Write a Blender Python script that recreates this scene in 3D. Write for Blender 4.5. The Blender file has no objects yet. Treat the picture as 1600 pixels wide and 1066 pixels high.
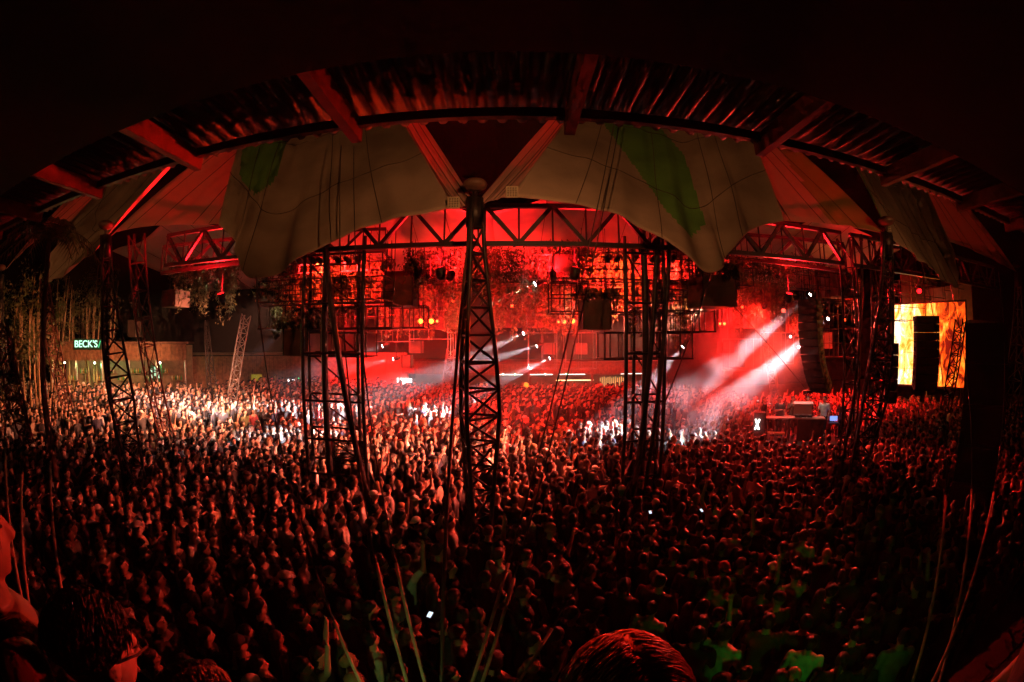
import bpy, bmesh, math, random
import numpy as np
from mathutils import Vector, Matrix, Quaternion
R = random.Random(7)
rng = np.random.default_rng(11)
sc = bpy.context.scene
COL = sc.collection
PI = math.pi

# ------------------------------------------------------------------ camera (15 mm equidistant fisheye, level)
FPX = 670.0                      # photo pixels per radian, photo is 1600 wide
EYE = Vector((0.0, 0.0, 5.0))
cam_d = bpy.data.cameras.new('camera')
cam = bpy.data.objects.new('camera', cam_d); COL.objects.link(cam)
cam.location = EYE; cam.rotation_euler = (PI / 2, 0, 0)
cam_d.type = 'PANO'; cam_d.panorama_type = 'FISHEYE_LENS_POLYNOMIAL'
cam_d.fisheye_fov = PI * 1.2
cam_d.sensor_fit = 'HORIZONTAL'; cam_d.sensor_width = 36; cam_d.sensor_height = 36 * 682 / 1024
cam_d.fisheye_polynomial_k0 = 0; cam_d.fisheye_polynomial_k1 = -(1600 / 36) / FPX
cam_d.fisheye_polynomial_k2 = cam_d.fisheye_polynomial_k3 = cam_d.fisheye_polynomial_k4 = 0
cam_d.clip_start = 0.05; cam_d.clip_end = 500
sc.camera = cam

# ------------------------------------------------------------------ world: night sky
w = bpy.data.worlds.new('World'); sc.world = w; w.use_nodes = True
wn = w.node_tree.nodes; wl = w.node_tree.links
sky = wn.new('ShaderNodeTexSky'); sky.sky_type = 'NISHITA'; sky.sun_disc = False
sky.sun_elevation = math.radians(-8); sky.sun_rotation = math.radians(200)
wl.new(sky.outputs[0], wn['Background'].inputs['Color']); wn['Background'].inputs['Strength'].default_value = 0.05
vs = sc.view_settings
vs.view_transform = 'Standard'; vs.look = 'None'; vs.exposure = 0.0; vs.gamma = 1.0; vs.use_curve_mapping = False
cy = sc.cycles
cy.max_bounces = 3; cy.diffuse_bounces = 1; cy.glossy_bounces = 1; cy.transmission_bounces = 2
cy.volume_bounces = 0; cy.transparent_max_bounces = 6
cy.caustics_reflective = False; cy.caustics_refractive = False
cy.sample_clamp_indirect = 3.0
cy.use_light_tree = True; cy.use_adaptive_sampling = True; cy.adaptive_threshold = 0.04; cy.adaptive_min_samples = 12; cy.use_denoising = True
cy.volume_step_rate = 4.0; cy.volume_max_steps = 48

# ------------------------------------------------------------------ pixel rays (direction only; distance comes from a plane)
def ray(px, py):
    u, v = px - 800.0, 533.0 - py
    r = math.hypot(u, v); th = r / FPX
    s = math.sin(th) / r if r > 1e-6 else 1 / FPX
    return Vector((u * s, math.cos(th), v * s))
def PY(px, py, Y):  d = ray(px, py); return EYE + d * (Y / d.y)
def PZ(px, py, z):  d = ray(px, py); return EYE + d * ((z - 5.0) / d.z)
def PD(px, py, t):  return EYE + ray(px, py) * t
def pix(p):
    d = (Vector(p) - EYE).normalized(); th = math.acos(max(-1, min(1, d.y))); h = math.hypot(d.x, d.z)
    if h < 1e-9: return 800.0, 533.0
    return 800 + d.x / h * th * FPX, 533 - d.z / h * th * FPX

# ------------------------------------------------------------------ materials
MATS = {}
def mat(name, col, rough=0.6, metal=0.0, var=0.0, vscale=3.0, bump=0.0, bscale=20.0, col2=None, spec=0.5, transl=0.0):
    if name in MATS: return MATS[name]
    m = bpy.data.materials.new(name); m.use_nodes = True; nt = m.node_tree
    b = nt.nodes['Principled BSDF']
    b.inputs['Base Color'].default_value = (*col, 1); b.inputs['Roughness'].default_value = rough
    b.inputs['Metallic'].default_value = metal; b.inputs['Specular IOR Level'].default_value = spec
    if var > 0 or col2:
        tc = nt.nodes.new('ShaderNodeTexCoord'); n = nt.nodes.new('ShaderNodeTexNoise')
        n.inputs['Scale'].default_value = vscale; n.inputs['Detail'].default_value = 6
        rp = nt.nodes.new('ShaderNodeValToRGB')
        c1 = col2 if col2 else tuple(max(0, c * (1 - var)) for c in col)
        c2 = col if col2 else tuple(min(1, c * (1 + var)) for c in col)
        rp.color_ramp.elements[0].color = (*c1, 1); rp.color_ramp.elements[1].color = (*c2, 1)
        rp.color_ramp.elements[0].position = 0.32; rp.color_ramp.elements[1].position = 0.68
        nt.links.new(tc.outputs['Object'], n.inputs['Vector']); nt.links.new(n.outputs['Fac'], rp.inputs['Fac'])
        nt.links.new(rp.outputs[0], b.inputs['Base Color'])
    if bump > 0:
        tc = nt.nodes.new('ShaderNodeTexCoord'); n = nt.nodes.new('ShaderNodeTexNoise')
        n.inputs['Scale'].default_value = bscale; n.inputs['Detail'].default_value = 5
        bp = nt.nodes.new('ShaderNodeBump'); bp.inputs['Strength'].default_value = bump; bp.inputs['Distance'].default_value = 0.02
        nt.links.new(tc.outputs['Object'], n.inputs['Vector']); nt.links.new(n.outputs['Fac'], bp.inputs['Height'])
        nt.links.new(bp.outputs[0], b.inputs['Normal'])
    if transl > 0:
        t = nt.nodes.new('ShaderNodeBsdfTranslucent'); t.inputs['Color'].default_value = (*col, 1)
        mx = nt.nodes.new('ShaderNodeMixShader'); mx.inputs[0].default_value = transl
        nt.links.new(b.outputs[0], mx.inputs[1]); nt.links.new(t.outputs[0], mx.inputs[2])
        nt.links.new(mx.outputs[0], nt.nodes['Material Output'].inputs['Surface'])
    MATS[name] = m
    return m
def emit(name, col, strength):
    if name in MATS: return MATS[name]
    m = bpy.data.materials.new(name); m.use_nodes = True; b = m.node_tree.nodes['Principled BSDF']
    b.inputs['Base Color'].default_value = (*[c * .3 for c in col], 1)
    b.inputs['Emission Color'].default_value = (*col, 1); b.inputs['Emission Strength'].default_value = strength
    MATS[name] = m
    return m
STEEL = mat('painted_steel', (.026, .022, .022), .45, .2, .35, 4, .15, 30)
STEEL_PALE = mat('galvanised_steel', (.33, .32, .31), .4, .6, .3, 5)
BLACK = mat('black_paint', (.018, .017, .017), .5, 0, .3, 6)
CASE = mat('speaker_black', (.02, .019, .019), .55, 0, .4, 12, .2, 60)
CANVAS = mat('tent_canvas', (.46, .36, .27), .85, 0, .28, .7, .8, 1.3)
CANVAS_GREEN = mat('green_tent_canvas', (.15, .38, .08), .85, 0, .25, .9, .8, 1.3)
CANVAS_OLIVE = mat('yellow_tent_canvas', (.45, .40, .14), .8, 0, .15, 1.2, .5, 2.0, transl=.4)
CANVAS_THIN = mat('thin_tent_fabric', (.78, .50, .44), .8, 0, .15, 1.2, .5, 2.0, transl=.5)
LINER = mat('tent_underside', (.50, .42, .36), .85, 0, .2, .7, .2, 3.0)
WOOD = mat('wood_boards', (.20, .105, .055), .6, 0, .4, 5, .3, 40)
WOOD_DARK = mat('dark_timber', (.16, .085, .06), .5, 0, .3, 4, .2, 25)
CEMENT = mat('fibre_cement', (.13, .085, .07), .55, 0, .15, 3)
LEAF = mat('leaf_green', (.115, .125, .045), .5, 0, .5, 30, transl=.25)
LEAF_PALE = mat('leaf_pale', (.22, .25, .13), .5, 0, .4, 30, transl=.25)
STEM = mat('vine_stem', (.10, .07, .04), .7)
CABLE = mat('steel_cable', (.07, .06, .055), .5, .4)
SLEEVE = mat('cable_sleeve', (.50, .42, .29), .6, 0, .25, 8)
SOIL = mat('paved_ground', (.05, .042, .036), .8, 0, .4, 1.5, .4, 12)
PLASTER = mat('painted_wall', (.34, .22, .17), .7, 0, .25, 1.0, .15, 15)
PLANTER = mat('planter_panel', (.11, .065, .055), .55, 0, .3, 3)

# ------------------------------------------------------------------ object helpers
def tag(o, label=None, cat=None, group=None, kind=None):
    if label: o['label'] = label
    if cat: o['category'] = cat
    if group: o['group'] = group
    if kind: o['kind'] = kind
    return o
def thing(name, loc, label, cat, group=None):
    o = bpy.data.objects.new(name, None); COL.objects.link(o); o.location = loc; o.empty_display_size = .2
    return tag(o, label, cat, group)
def put(name, me, parent=None, loc=(0, 0, 0), world=True):
    o = bpy.data.objects.new(name, me); COL.objects.link(o)
    p = Vector(loc)
    if parent is not None:
        o.parent = parent
        if world: p = p - base_of(parent)
    o.location = p
    return o
def base_of(o):
    v = Vector(o.location)
    while o.parent is not None: o = o.parent; v = v + Vector(o.location)
    return v
class MB:
    def __init__(s): s.v = []; s.f = []; s.m = []
    def add(s, vs, fs, mi=0):
        k = len(s.v); s.v += [tuple(v) for v in vs]; s.f += [tuple(i + k for i in f) for f in fs]; s.m += [mi] * len(fs); return s
    def box(s, c, sz, mi=0, rot=None):
        c = Vector(c); out = []
        for z in (-.5, .5):
            for x, y in ((-.5, -.5), (.5, -.5), (.5, .5), (-.5, .5)):
                p = Vector((x * sz[0], y * sz[1], z * sz[2]))
                if rot is not None: p = rot @ p
                out.append(c + p)
        return s.add(out, [(3, 2, 1, 0), (4, 5, 6, 7), (0, 1, 5, 4), (1, 2, 6, 5), (2, 3, 7, 6), (3, 0, 4, 7)], mi)
    def path(s, pts, rads, n=8, mi=0, cap=True):
        pts = [Vector(p) for p in pts]; k = len(pts)
        if not hasattr(rads, '__len__'): rads = [rads] * k
        up = None; vs = []
        for i in range(k):
            t = (pts[min(i + 1, k - 1)] - pts[max(i - 1, 0)]).normalized()
            if up is None: up = t.orthogonal().normalized()
            up = (up - t * up.dot(t)).normalized(); sd = t.cross(up)
            for j in range(n):
                a = 2 * PI * j / n; vs.append(pts[i] + (up * math.cos(a) + sd * math.sin(a)) * rads[i])
        fs = [(i * n + j, i * n + (j + 1) % n, (i + 1) * n + (j + 1) % n, (i + 1) * n + j) for i in range(k - 1) for j in range(n)]
        if cap: fs += [tuple(range(n - 1, -1, -1)), tuple((k - 1) * n + j for j in range(n))]
        return s.add(vs, fs, mi)
    def ell(s, c, r, rot=None, nu=12, nv=8, mi=0, fn=None):
        c = Vector(c); vs = [(0, 0, -1)]
        for i in range(1, nv):
            a = -PI / 2 + PI * i / nv
            for j in range(nu):
                b = 2 * PI * j / nu; vs.append((math.cos(a) * math.cos(b), math.cos(a) * math.sin(b), math.sin(a)))
        vs.append((0, 0, 1)); out = []
        for v in vs:
            p = Vector((v[0] * r[0], v[1] * r[1], v[2] * r[2]))
            if fn: p = fn(Vector(v), p)
            if rot is not None: p = rot @ p
            out.append(c + p)
        fs = [(0, 1 + (j + 1) % nu, 1 + j) for j in range(nu)]
        for i in range(nv - 2):
            for j in range(nu):
                a = 1 + i * nu + j; b = 1 + i * nu + (j + 1) % nu
                fs.append((a, b, b + nu, a + nu))
        t = len(vs) - 1; o = 1 + (nv - 2) * nu
        fs += [(o + j, o + (j + 1) % nu, t) for j in range(nu)]
        return s.add(out, fs, mi)
    def loft(s, rings, mi=0, cap=True):
        n = len(rings[0]); k = len(rings)
        vs = [p for r in rings for p in r]
        fs = [(i * n + j, i * n + (j + 1) % n, (i + 1) * n + (j + 1) % n, (i + 1) * n + j) for i in range(k - 1) for j in range(n)]
        if cap: fs += [tuple(range(n - 1, -1, -1)), tuple((k - 1) * n + j for j in range(n))]
        return s.add(vs, fs, mi)
    def grid(s, fn, nu, nv, mi=0):
        vs = [fn(i / nu, j / nv) for j in range(nv + 1) for i in range(nu + 1)]
        fs = [(j * (nu + 1) + i, j * (nu + 1) + i + 1, (j + 1) * (nu + 1) + i + 1, (j + 1) * (nu + 1) + i) for j in range(nv) for i in range(nu)]
        return s.add(vs, fs, mi)
    def mesh(s, name, mats, smooth=False, origin=None):
        me = bpy.data.meshes.new(name)
        v = np.array(s.v, dtype=float)
        if origin is not None: v = v - np.array(origin)
        me.from_pydata(v.tolist(), [], s.f)
        for m in (mats if isinstance(mats, (list, tuple)) else [mats]): me.materials.append(m)
        if len(set(s.m)) > 1 or (s.m and s.m[0]): me.polygons.foreach_set('material_index', s.m)
        if smooth: me.polygons.foreach_set('use_smooth', [True] * len(me.polygons))
        me.update(); return me
    def build(s, name, mats, parent=None, smooth=False, origin=None):
        """vertices are in world coordinates; the object sits at its parent's base (or at origin)"""
        if origin is None: origin = base_of(parent) if parent is not None else Vector((0, 0, 0))
        me = s.mesh(name, mats, smooth, origin)
        return put(name, me, parent, origin)
_unit = {}
def unit(kind, m):
    key = (kind, m.name)
    if key not in _unit:
        b = MB()
        if kind == 'rod': b.path([(0, 0, 0), (0, 0, 1)], 1, 7)
        else: b.box((0, 0, .5), (2, 2, 1))
        _unit[key] = b.mesh(kind + '_' + m.name, m, kind == 'rod')
        if kind == 'rod':
            me = _unit[key]
            for p in me.polygons:
                if len(p.vertices) > 4: p.use_smooth = False
    return _unit[key]
def bar(parent, name, p0, p1, r, m=None, kind='rod', r2=None):
    p0, p1 = Vector(p0), Vector(p1); d = p1 - p0
    o = bpy.data.objects.new(name, unit(kind, m or STEEL)); COL.objects.link(o)
    if parent is not None: o.parent = parent; o.location = p0 - base_of(parent)
    else: o.location = p0
    o.rotation_mode = 'QUATERNION'
    if abs(d.normalized().z) > .999: q = Quaternion() if d.z > 0 else Quaternion((1, 0, 0), PI)
    else:
        z = d.normalized(); x = Vector((0, 0, 1)).cross(z).normalized(); y = z.cross(x)
        q = Matrix((x, y, z)).transposed().to_quaternion()
    o.rotation_quaternion = q; o.scale = (r, r2 or r, d.length)
    return o
def hfun(x, y):
    rho = math.hypot(x, y)
    h = 0.0
    if x < 8.5:
        h = .5 * max(0, min(1, (rho - 19.0) / .25))
        if x < -6: h += .5 * max(0, min(1, (rho - 22) / 6)) * max(0, min(1, (-6 - x) / 6))
    else: h = .35 * max(0, min(1, (rho - 22) / 2))
    return h

_ts = bpy.data.scenes.new('modifier_eval')
def evaluated(o):
    """mesh of o with its modifiers, evaluated in a small scratch scene"""
    _ts.collection.objects.link(o); vl = _ts.view_layers[0]; vl.update()
    me = bpy.data.meshes.new_from_object(o.evaluated_get(vl.depsgraph), depsgraph=vl.depsgraph)
    _ts.collection.objects.unlink(o); return me
# ================================================================== ground
def build_ground():
    xs = np.linspace(-44, 44, 177); ys = np.linspace(-8, 40, 97)
    g = MB()
    vs = [(x, y, hfun(x, y)) for y in ys for x in xs]
    n = len(xs)
    fs = [(j * n + i, j * n + i + 1, (j + 1) * n + i + 1, (j + 1) * n + i) for j in range(len(ys) - 1) for i in range(n - 1)]
    g.add(vs, fs)
    tag(g.build('ground', SOIL), 'dark trodden venue ground under the crowd', kind='structure')
build_ground()

# ================================================================== viewing deck and its corrugated roof
H0 = 5.0
roof = thing('deck_roof', (0, 2.0, H0 + 2.17), 'corrugated sheet eave roof on rafters tinted with red lamp light over the viewing deck', 'roof')
PITCH, AMP = .2, .036
def sheet_mesh():
    s = MB(); nx = 80; W = 1.0
    def f(u, v):
        return ((u - .5) * W, v * 4.6, AMP * math.tanh(1.6 * math.cos(2 * PI * (u - .5) * W / PITCH)) + .004 * v)
    s.grid(f, nx, 6)
    k = len(s.v); top = [(x, y, z + .007) for x, y, z in s.v]; n = nx + 1
    s.add(top, [tuple(reversed(q)) for q in s.f])
    e = [(i, i + 1, k + i + 1, k + i) for i in range(6 * n, 6 * n + nx)]
    s.f += e; s.m += [0] * len(e)
    return s.mesh('roof_sheet', CEMENT, True)
shm = sheet_mesh()
for i in range(-14, 15):
    o = put('roof_sheet', shm, roof, (i * 1.0, -.68 + R.uniform(-.02, .03), H0 + 2.222 + (i % 2) * .004 + R.uniform(0, .003)))
    o.rotation_euler = (0, 0, R.uniform(-.001, .001))
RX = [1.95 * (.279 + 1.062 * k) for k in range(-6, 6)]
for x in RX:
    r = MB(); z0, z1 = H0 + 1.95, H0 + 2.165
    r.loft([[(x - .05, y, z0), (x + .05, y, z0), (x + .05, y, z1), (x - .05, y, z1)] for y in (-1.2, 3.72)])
    me = r.build('rafter', mat('red_light_tinted_timber', (.50, .06, .05), .55, 0, .3, 4, .15, 25), roof)  # red lamp light is put into the rafter colour
for a, b in zip(RX[:-1], RX[1:]):
    q = MB(); q.box(((a + b) / 2, 3.60, H0 + 2.115), (b - a - .104, .07, .10)); q.build('purlin', WOOD_DARK, roof)
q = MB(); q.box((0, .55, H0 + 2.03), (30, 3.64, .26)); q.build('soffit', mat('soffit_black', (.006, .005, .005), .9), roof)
DECKZ = 2.9
deck = thing('viewing_deck', (0, 0, 0), 'dark timber viewing deck under the camera, open fronted', 'deck')
for i in range(14):
    q = MB(); q.box((0, -1.9 + i * .215, DECKZ - .02), (26, .205, .04)); q.build('floor_board', mat('stained_deck_board', (.022, .015, .012), .8, 0, .3, 4), deck)
q = MB(); q.box((0, -.4, DECKZ - .16), (26, 2.6, .22)); q.build('deck_frame', WOOD_DARK, deck)
for x in (-12, -8, -4, 0, 4, 8, 12):
    bar(deck, 'deck_post', (x, .7, 0), (x, .7, DECKZ - .27), .07, WOOD_DARK, 'box')

# ================================================================== back buildings
def building_back():
    t = thing('bar_building', (0, 29, .5), 'long low back bar with red-lit timber fascia and dark open counter', 'building')
    for i in range(56):
        x = -7.3 + i * .31
        q = MB(); q.box((x, 28.4 + R.uniform(-.01, .01), 3.12), (.295, .05, .66)); q.build('fascia_board', WOOD, t)
    q = MB(); q.box((1.4, 30.2, 3.55), (17.6, 3.9, .16)); q.build('roof_slab', WOOD_DARK, t)
    q = MB(); q.box((1.4, 32.0, 1.9), (17.4, .2, 3.1)); q.build('rear_wall', PLASTER, t)
    q = MB(); q.box((1.4, 29.2, 1.0), (17.0, .5, 1.05)); q.build('counter', WOOD, t)
    for x in (-7.1, -3, 1.2, 5.4, 9.8): bar(t, 'post', (x, 28.55, .5), (x, 28.55, 2.8), .08, WOOD_DARK, 'box')
    for k, (x0, x1) in enumerate(((-1.1, .7), (1.2, 2.7), (3.2, 4.9), (7.4, 9.6))):
        q = MB(); q.box(((x0 + x1) / 2, 28.48, 2.77), (x1 - x0, .05, .035)); q.build('strip_light', emit('strip_white', (.8, 1, .85), 5), t)
    q = MB(); q.box((4.3, 29.0, 2.32), (2.6, .05, .05)); q.build('strip_light', emit('strip_warm', (1, .7, .3), 4), t)
    q = MB(); q.box((4.5, 29.0, 1.72), (1.9, .05, .06)); q.build('strip_light', emit('strip_warm2', (1, .8, .4), 5), t)
    for i in range(14):
        q = MB(); q.box((6.2 + i * .14, 29.6, 2.15), (.04, .03, .52 + .1 * (i % 3))); q.build('menu_slat', emit('menu_warm', (1, .6, .2), 1.2), t)
    g = MB(); g.path([(.92, 28.3, 2.05), (.92, 28.36, 2.05)], .2, 20); g.build('round_sign', emit('sign_orange', (1, .35, .03), 1.6), t)
    g = MB(); g.box((-1.9, 28.35, 2.1), (.55, .04, .14)); g.build('red_sign', emit('sign_red', (1, .12, .02), 1.2), t)
    for x in (.55, 1.35):
        g = MB(); g.ell((x, 28.4, 1.72), (.07, .07, .07)); g.build('lamp_globe', emit('globe_white', (.9, .95, 1), 6), t)
    for x, c in ((-3.4, 'g'), (-.6, 'w'), (.2, 'g'), (2.2, 'w'), (3.6, 'g')):
        g = MB(); g.ell((x, 28.3, 2.80), (.045, .045, .045)); g.build('lamp_bulb', emit('bulb_' + c, (.2, 1, .4) if c == 'g' else (1, .95, .8), 12), t)
building_back()
def red_wall():
    t = thing('red_wall', (-10, 28, .5), 'flat red lit rendered wall with white sign, left of the central mast', 'wall')
    q = MB(); q.box((-9.6, 28.6, 2.35), (4.9, .3, 3.7)); q.build('wall_face', PLASTER, t)
    for i in range(5):
        q = MB(); q.box((-11.6 + i * 1.0, 28.42, 2.35), (.06, .05, 3.7)); q.build('batten', PLASTER, t)
    t2 = thing('lit_sign', (-7.35, 28.3, 2.2), 'small white lit sign with a bold letter on the red wall', 'sign')
    E_ = emit('sign_white', (1, 1, 1), 5)
    def blk(x, z, w, h, nm): q = MB(); q.box((-7.35 + x, 28.35, 2.25 + z), (w, .04, h)); q.build(nm, E_, t2)
    blk(-.40, 0, .1, .46, 'letter_stroke'); blk(-.16, 0, .1, .46, 'letter_stroke'); blk(-.28, 0, .14, .1, 'letter_stroke')
    blk(.26, .16, .64, .11, 'text_line'); blk(.26, .0, .64, .1, 'text_line'); blk(.12, -.16, .36, .1, 'text_line')
red_wall()
def wall_left_back():
    # long dim wall between the left bar and the red wall
    a = Vector((-21.5, 22.0, 0)); b = Vector((-12.2, 28.2, 0))
    t = thing('timber_hall', (a + b) / 2, 'dim brown timber clad hall wall behind the bright left crowd', 'building')
    d = (b - a); L = d.length; ang = math.atan2(d.y, d.x); rot = Matrix.Rotation(ang, 3, 'Z'); n = int(L / .3)
    for i in range(n):
        p = a + d * ((i + .5) / n)
        q = MB(); q.box((p.x, p.y, 2.35), (.285, .06, 3.3), 0, rot); q.build('wall_board', WOOD, t)
    c = (a + b) / 2 + Vector((-.35, .5, 0)); q = MB(); q.box((c.x, c.y, 4.15), (L + .4, 1.6, .14), 0, rot); q.build('roof_slab', WOOD_DARK, t)
    # yellow board and small lit sign
    def on(px, py): 
        r = ray(px, py); nrm = Vector((d.y, -d.x, 0)).normalized(); k = (a - EYE).dot(nrm) / r.dot(nrm); return EYE + r * k + nrm * .12
    p = on(401, 590); q = MB(); q.box(p, (.75, .04, .42), 0, rot)
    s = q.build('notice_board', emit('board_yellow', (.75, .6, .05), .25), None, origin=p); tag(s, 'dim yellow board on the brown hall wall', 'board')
    p = on(458, 594); t2 = thing('bar_sign', p, 'tiny white lettered sign with green end on the hall wall', 'sign')
    q = MB(); q.box(p, (.86, .05, .36), 0, rot); q.build('sign_panel', BLACK, t2)
    dv = d.normalized(); off = Vector((d.y, -d.x, 0)).normalized() * .04
    for k, (x, w_, h_) in enumerate(((-.3, .14, .16), (-.12, .14, .1), (.05, .12, .12), (.2, .1, .1))):
        q = MB(); q.box(p + dv * x + off, (w_, .03, h_), 0, rot); q.build('letter_block', emit('sign_white', (1, 1, 1), 5), t2)
    q = MB(); q.box(p + dv * .38 + off, (.08, .03, .32), 0, rot); q.build('green_mark', emit('sign_green', (.05, 1, .3), 2), t2)
wall_left_back()
def text_mesh(body, size, m, extrude=.015, offset=0.0):
    c = bpy.data.curves.new('t', 'FONT'); c.body = body; c.size = size; c.extrude = extrude; c.offset = offset; c.align_x = 'CENTER'; c.align_y = 'CENTER'
    o = bpy.data.objects.new('t', c); pass
    me = evaluated(o)
    bpy.data.objects.remove(o); me.materials.clear(); me.materials.append(m); return me
def left_bar():
    a = Vector((-27.0, 14.5, 0)); b = Vector((-19.0, 20.0, 0)); d = (b - a).normalized(); L = (b - a).length
    ang = math.atan2(d.y, d.x); rot = Matrix.Rotation(ang, 3, 'Z'); out = Vector((d.y, -d.x, 0))
    t = thing('drinks_bar', (a + b) / 2 + Vector((0, 0, .9)), 'open timber drinks bar with plank canopy under the left tent', 'building')
    n = int(L / .24)
    for i in range(n):
        p = a + d * (i + .5) * (L / n); q = MB(); q.box((p.x, p.y, 4.35 + R.uniform(-.01, .01)), (.225, .06, .95), 0, rot); q.build('fascia_board', WOOD, t)
    c = (a + b) / 2 - out * 1.4; q = MB(); q.box((c.x, c.y, 4.9), (L + .2, 2.8, .12), 0, rot); q.build('roof_slab', WOOD_DARK, t)
    c = (a + b) / 2 - out * 2.8; q = MB(); q.box((c.x, c.y, 2.8), (L, .15, 3.9), 0, rot); q.build('rear_wall', WOOD_DARK, t)
    c = (a + b) / 2 - out * .5; q = MB(); q.box((c.x, c.y, 1.5), (L, .5, 1.1), 0, rot); q.build('counter', WOOD, t)
    for k in range(6):
        p = a + d * (.1 + (L - .2) * k / 5) - out * .1; bar(t, 'post', (p.x, p.y, .8), (p.x, p.y, 3.9), .07, STEEL_PALE)
    for k in range(9):
        p = a + d * (.6 + k * 1.0) - out * 2.5
        q = MB(); q.box((p.x, p.y, 2.5 + .45 * (k % 2)), (.8, .18, .03), 0, rot); sh_ = q.build('shelf', WOOD, t)
        for b_ in range(6):
            e_ = p + d * (-.34 + .13 * b_); q = MB(); z_ = 2.52 + .45 * (k % 2); q.path([(e_.x, e_.y, z_), (e_.x, e_.y, z_ + .19), (e_.x, e_.y, z_ + .24), (e_.x, e_.y, z_ + .31)], [.038, .038, .015, .014], 8); q.build('bottle', mat('bottle_%d' % ((b_ + k) % 3), [(.45, .25, .05), (.05, .25, .08), (.5, .42, .3)][(b_ + k) % 3], .15), sh_, True)
    for k in range(4):
        p = a + d * (1 + k * 2.3) - out * .3; q = MB(); q.ell((p.x, p.y, 3.72), (.06, .06, .06)); bo = q.build('lamp_bulb', emit('bulb_w', (1, .95, .8), 12), t)
        l = bpy.data.lights.new('bulb_glow', 'POINT'); l.energy = 130; l.color = [(1, .6, .2), (.35, 1, .3), (1, .55, .2), (.5, 1, .4)][k]; l.shadow_soft_size = .08; lo = bpy.data.objects.new('bulb_glow', l); COL.objects.link(lo); lo.parent = t; lo.location = Vector((p.x, p.y, 3.55)) - base_of(t)
    # lit brand sign on the canopy
    def on(px, py, k=.1): r = ray(px, py); s = (a - EYE).dot(out) / r.dot(out); return EYE + r * s + out * k
    p = on(138, 538); t2 = thing('bar_sign', p, "green and white lit BECK'S sign on the left bar canopy", 'sign')
    w_ = (on(158, 538) - on(118, 538)).length
    q = MB(); q.box(p, (w_ * 1.06, .08, .62), 0, rot); q.build('sign_panel', mat('sign_dark_green', (.01, .05, .025), .4), t2)
    me = text_mesh("BECK'S", .56, emit('beck_letters', (.45, 1, .7), 1.7), .02, .006)
    o = put('sign_letters', me, t2, p + out * .06 - d * .12); o.rotation_euler = (PI / 2, 0, ang)
    q = MB(); q.box(p + out * .06 + d * (w_ * .46), (.06, .03, .42), 0, rot @ Matrix.Rotation(.35, 3, 'Y')); q.build('slash_mark', emit('slash_green', (.05, .6, .25), 1.2), t2)
    p = on(241, 584, -.3); t3 = thing('lit_sign', p, 'faint pale green lit sign behind the red ladder tower', 'sign')
    q = MB(); q.box(p, (.95, .06, 1.0), 0, rot); q.build('sign_panel', mat('sign_dark_green', (.01, .05, .025), .4), t3)
    for k in range(3):
        q = MB(); q.box(p + out * .05 + d * (-.25 + .25 * k) + Vector((0, 0, .12 * (k % 2))), (.12, .03, .55), 0, rot); q.build('sign_stroke', emit('sign_mint', (.4, .9, .65), .9), t3)
left_bar()
# ================================================================== tent modules
def resample(pts, n):
    pts = [Vector(p) for p in pts]; L = [0]
    for a, b in zip(pts[:-1], pts[1:]): L.append(L[-1] + (b - a).length)
    out = []
    for i in range(n + 1):
        s = L[-1] * i / n; k = max(j for j in range(len(L)) if L[j] <= s + 1e-9); k = min(k, len(pts) - 2)
        t = (s - L[k]) / max(1e-9, L[k + 1] - L[k])
        p0 = pts[max(k - 1, 0)]; p1 = pts[k]; p2 = pts[k + 1]; p3 = pts[min(k + 2, len(pts) - 1)]
        t2, t3 = t * t, t * t * t
        out.append(.5 * ((2 * p1) + (p2 - p0) * t + (2 * p0 - 5 * p1 + 4 * p2 - p3) * t2 + (3 * p1 - p0 - 3 * p2 + p3) * t3))
    return out
def inside(p, poly):
    c = False; n = len(poly)
    for i in range(n):
        (x0, y0), (x1, y1) = poly[i], poly[i - 1]
        if (y0 > p[1]) != (y1 > p[1]) and p[0] < (x1 - x0) * (p[1] - y0) / (y1 - y0) + x0: c = not c
    return c
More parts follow.
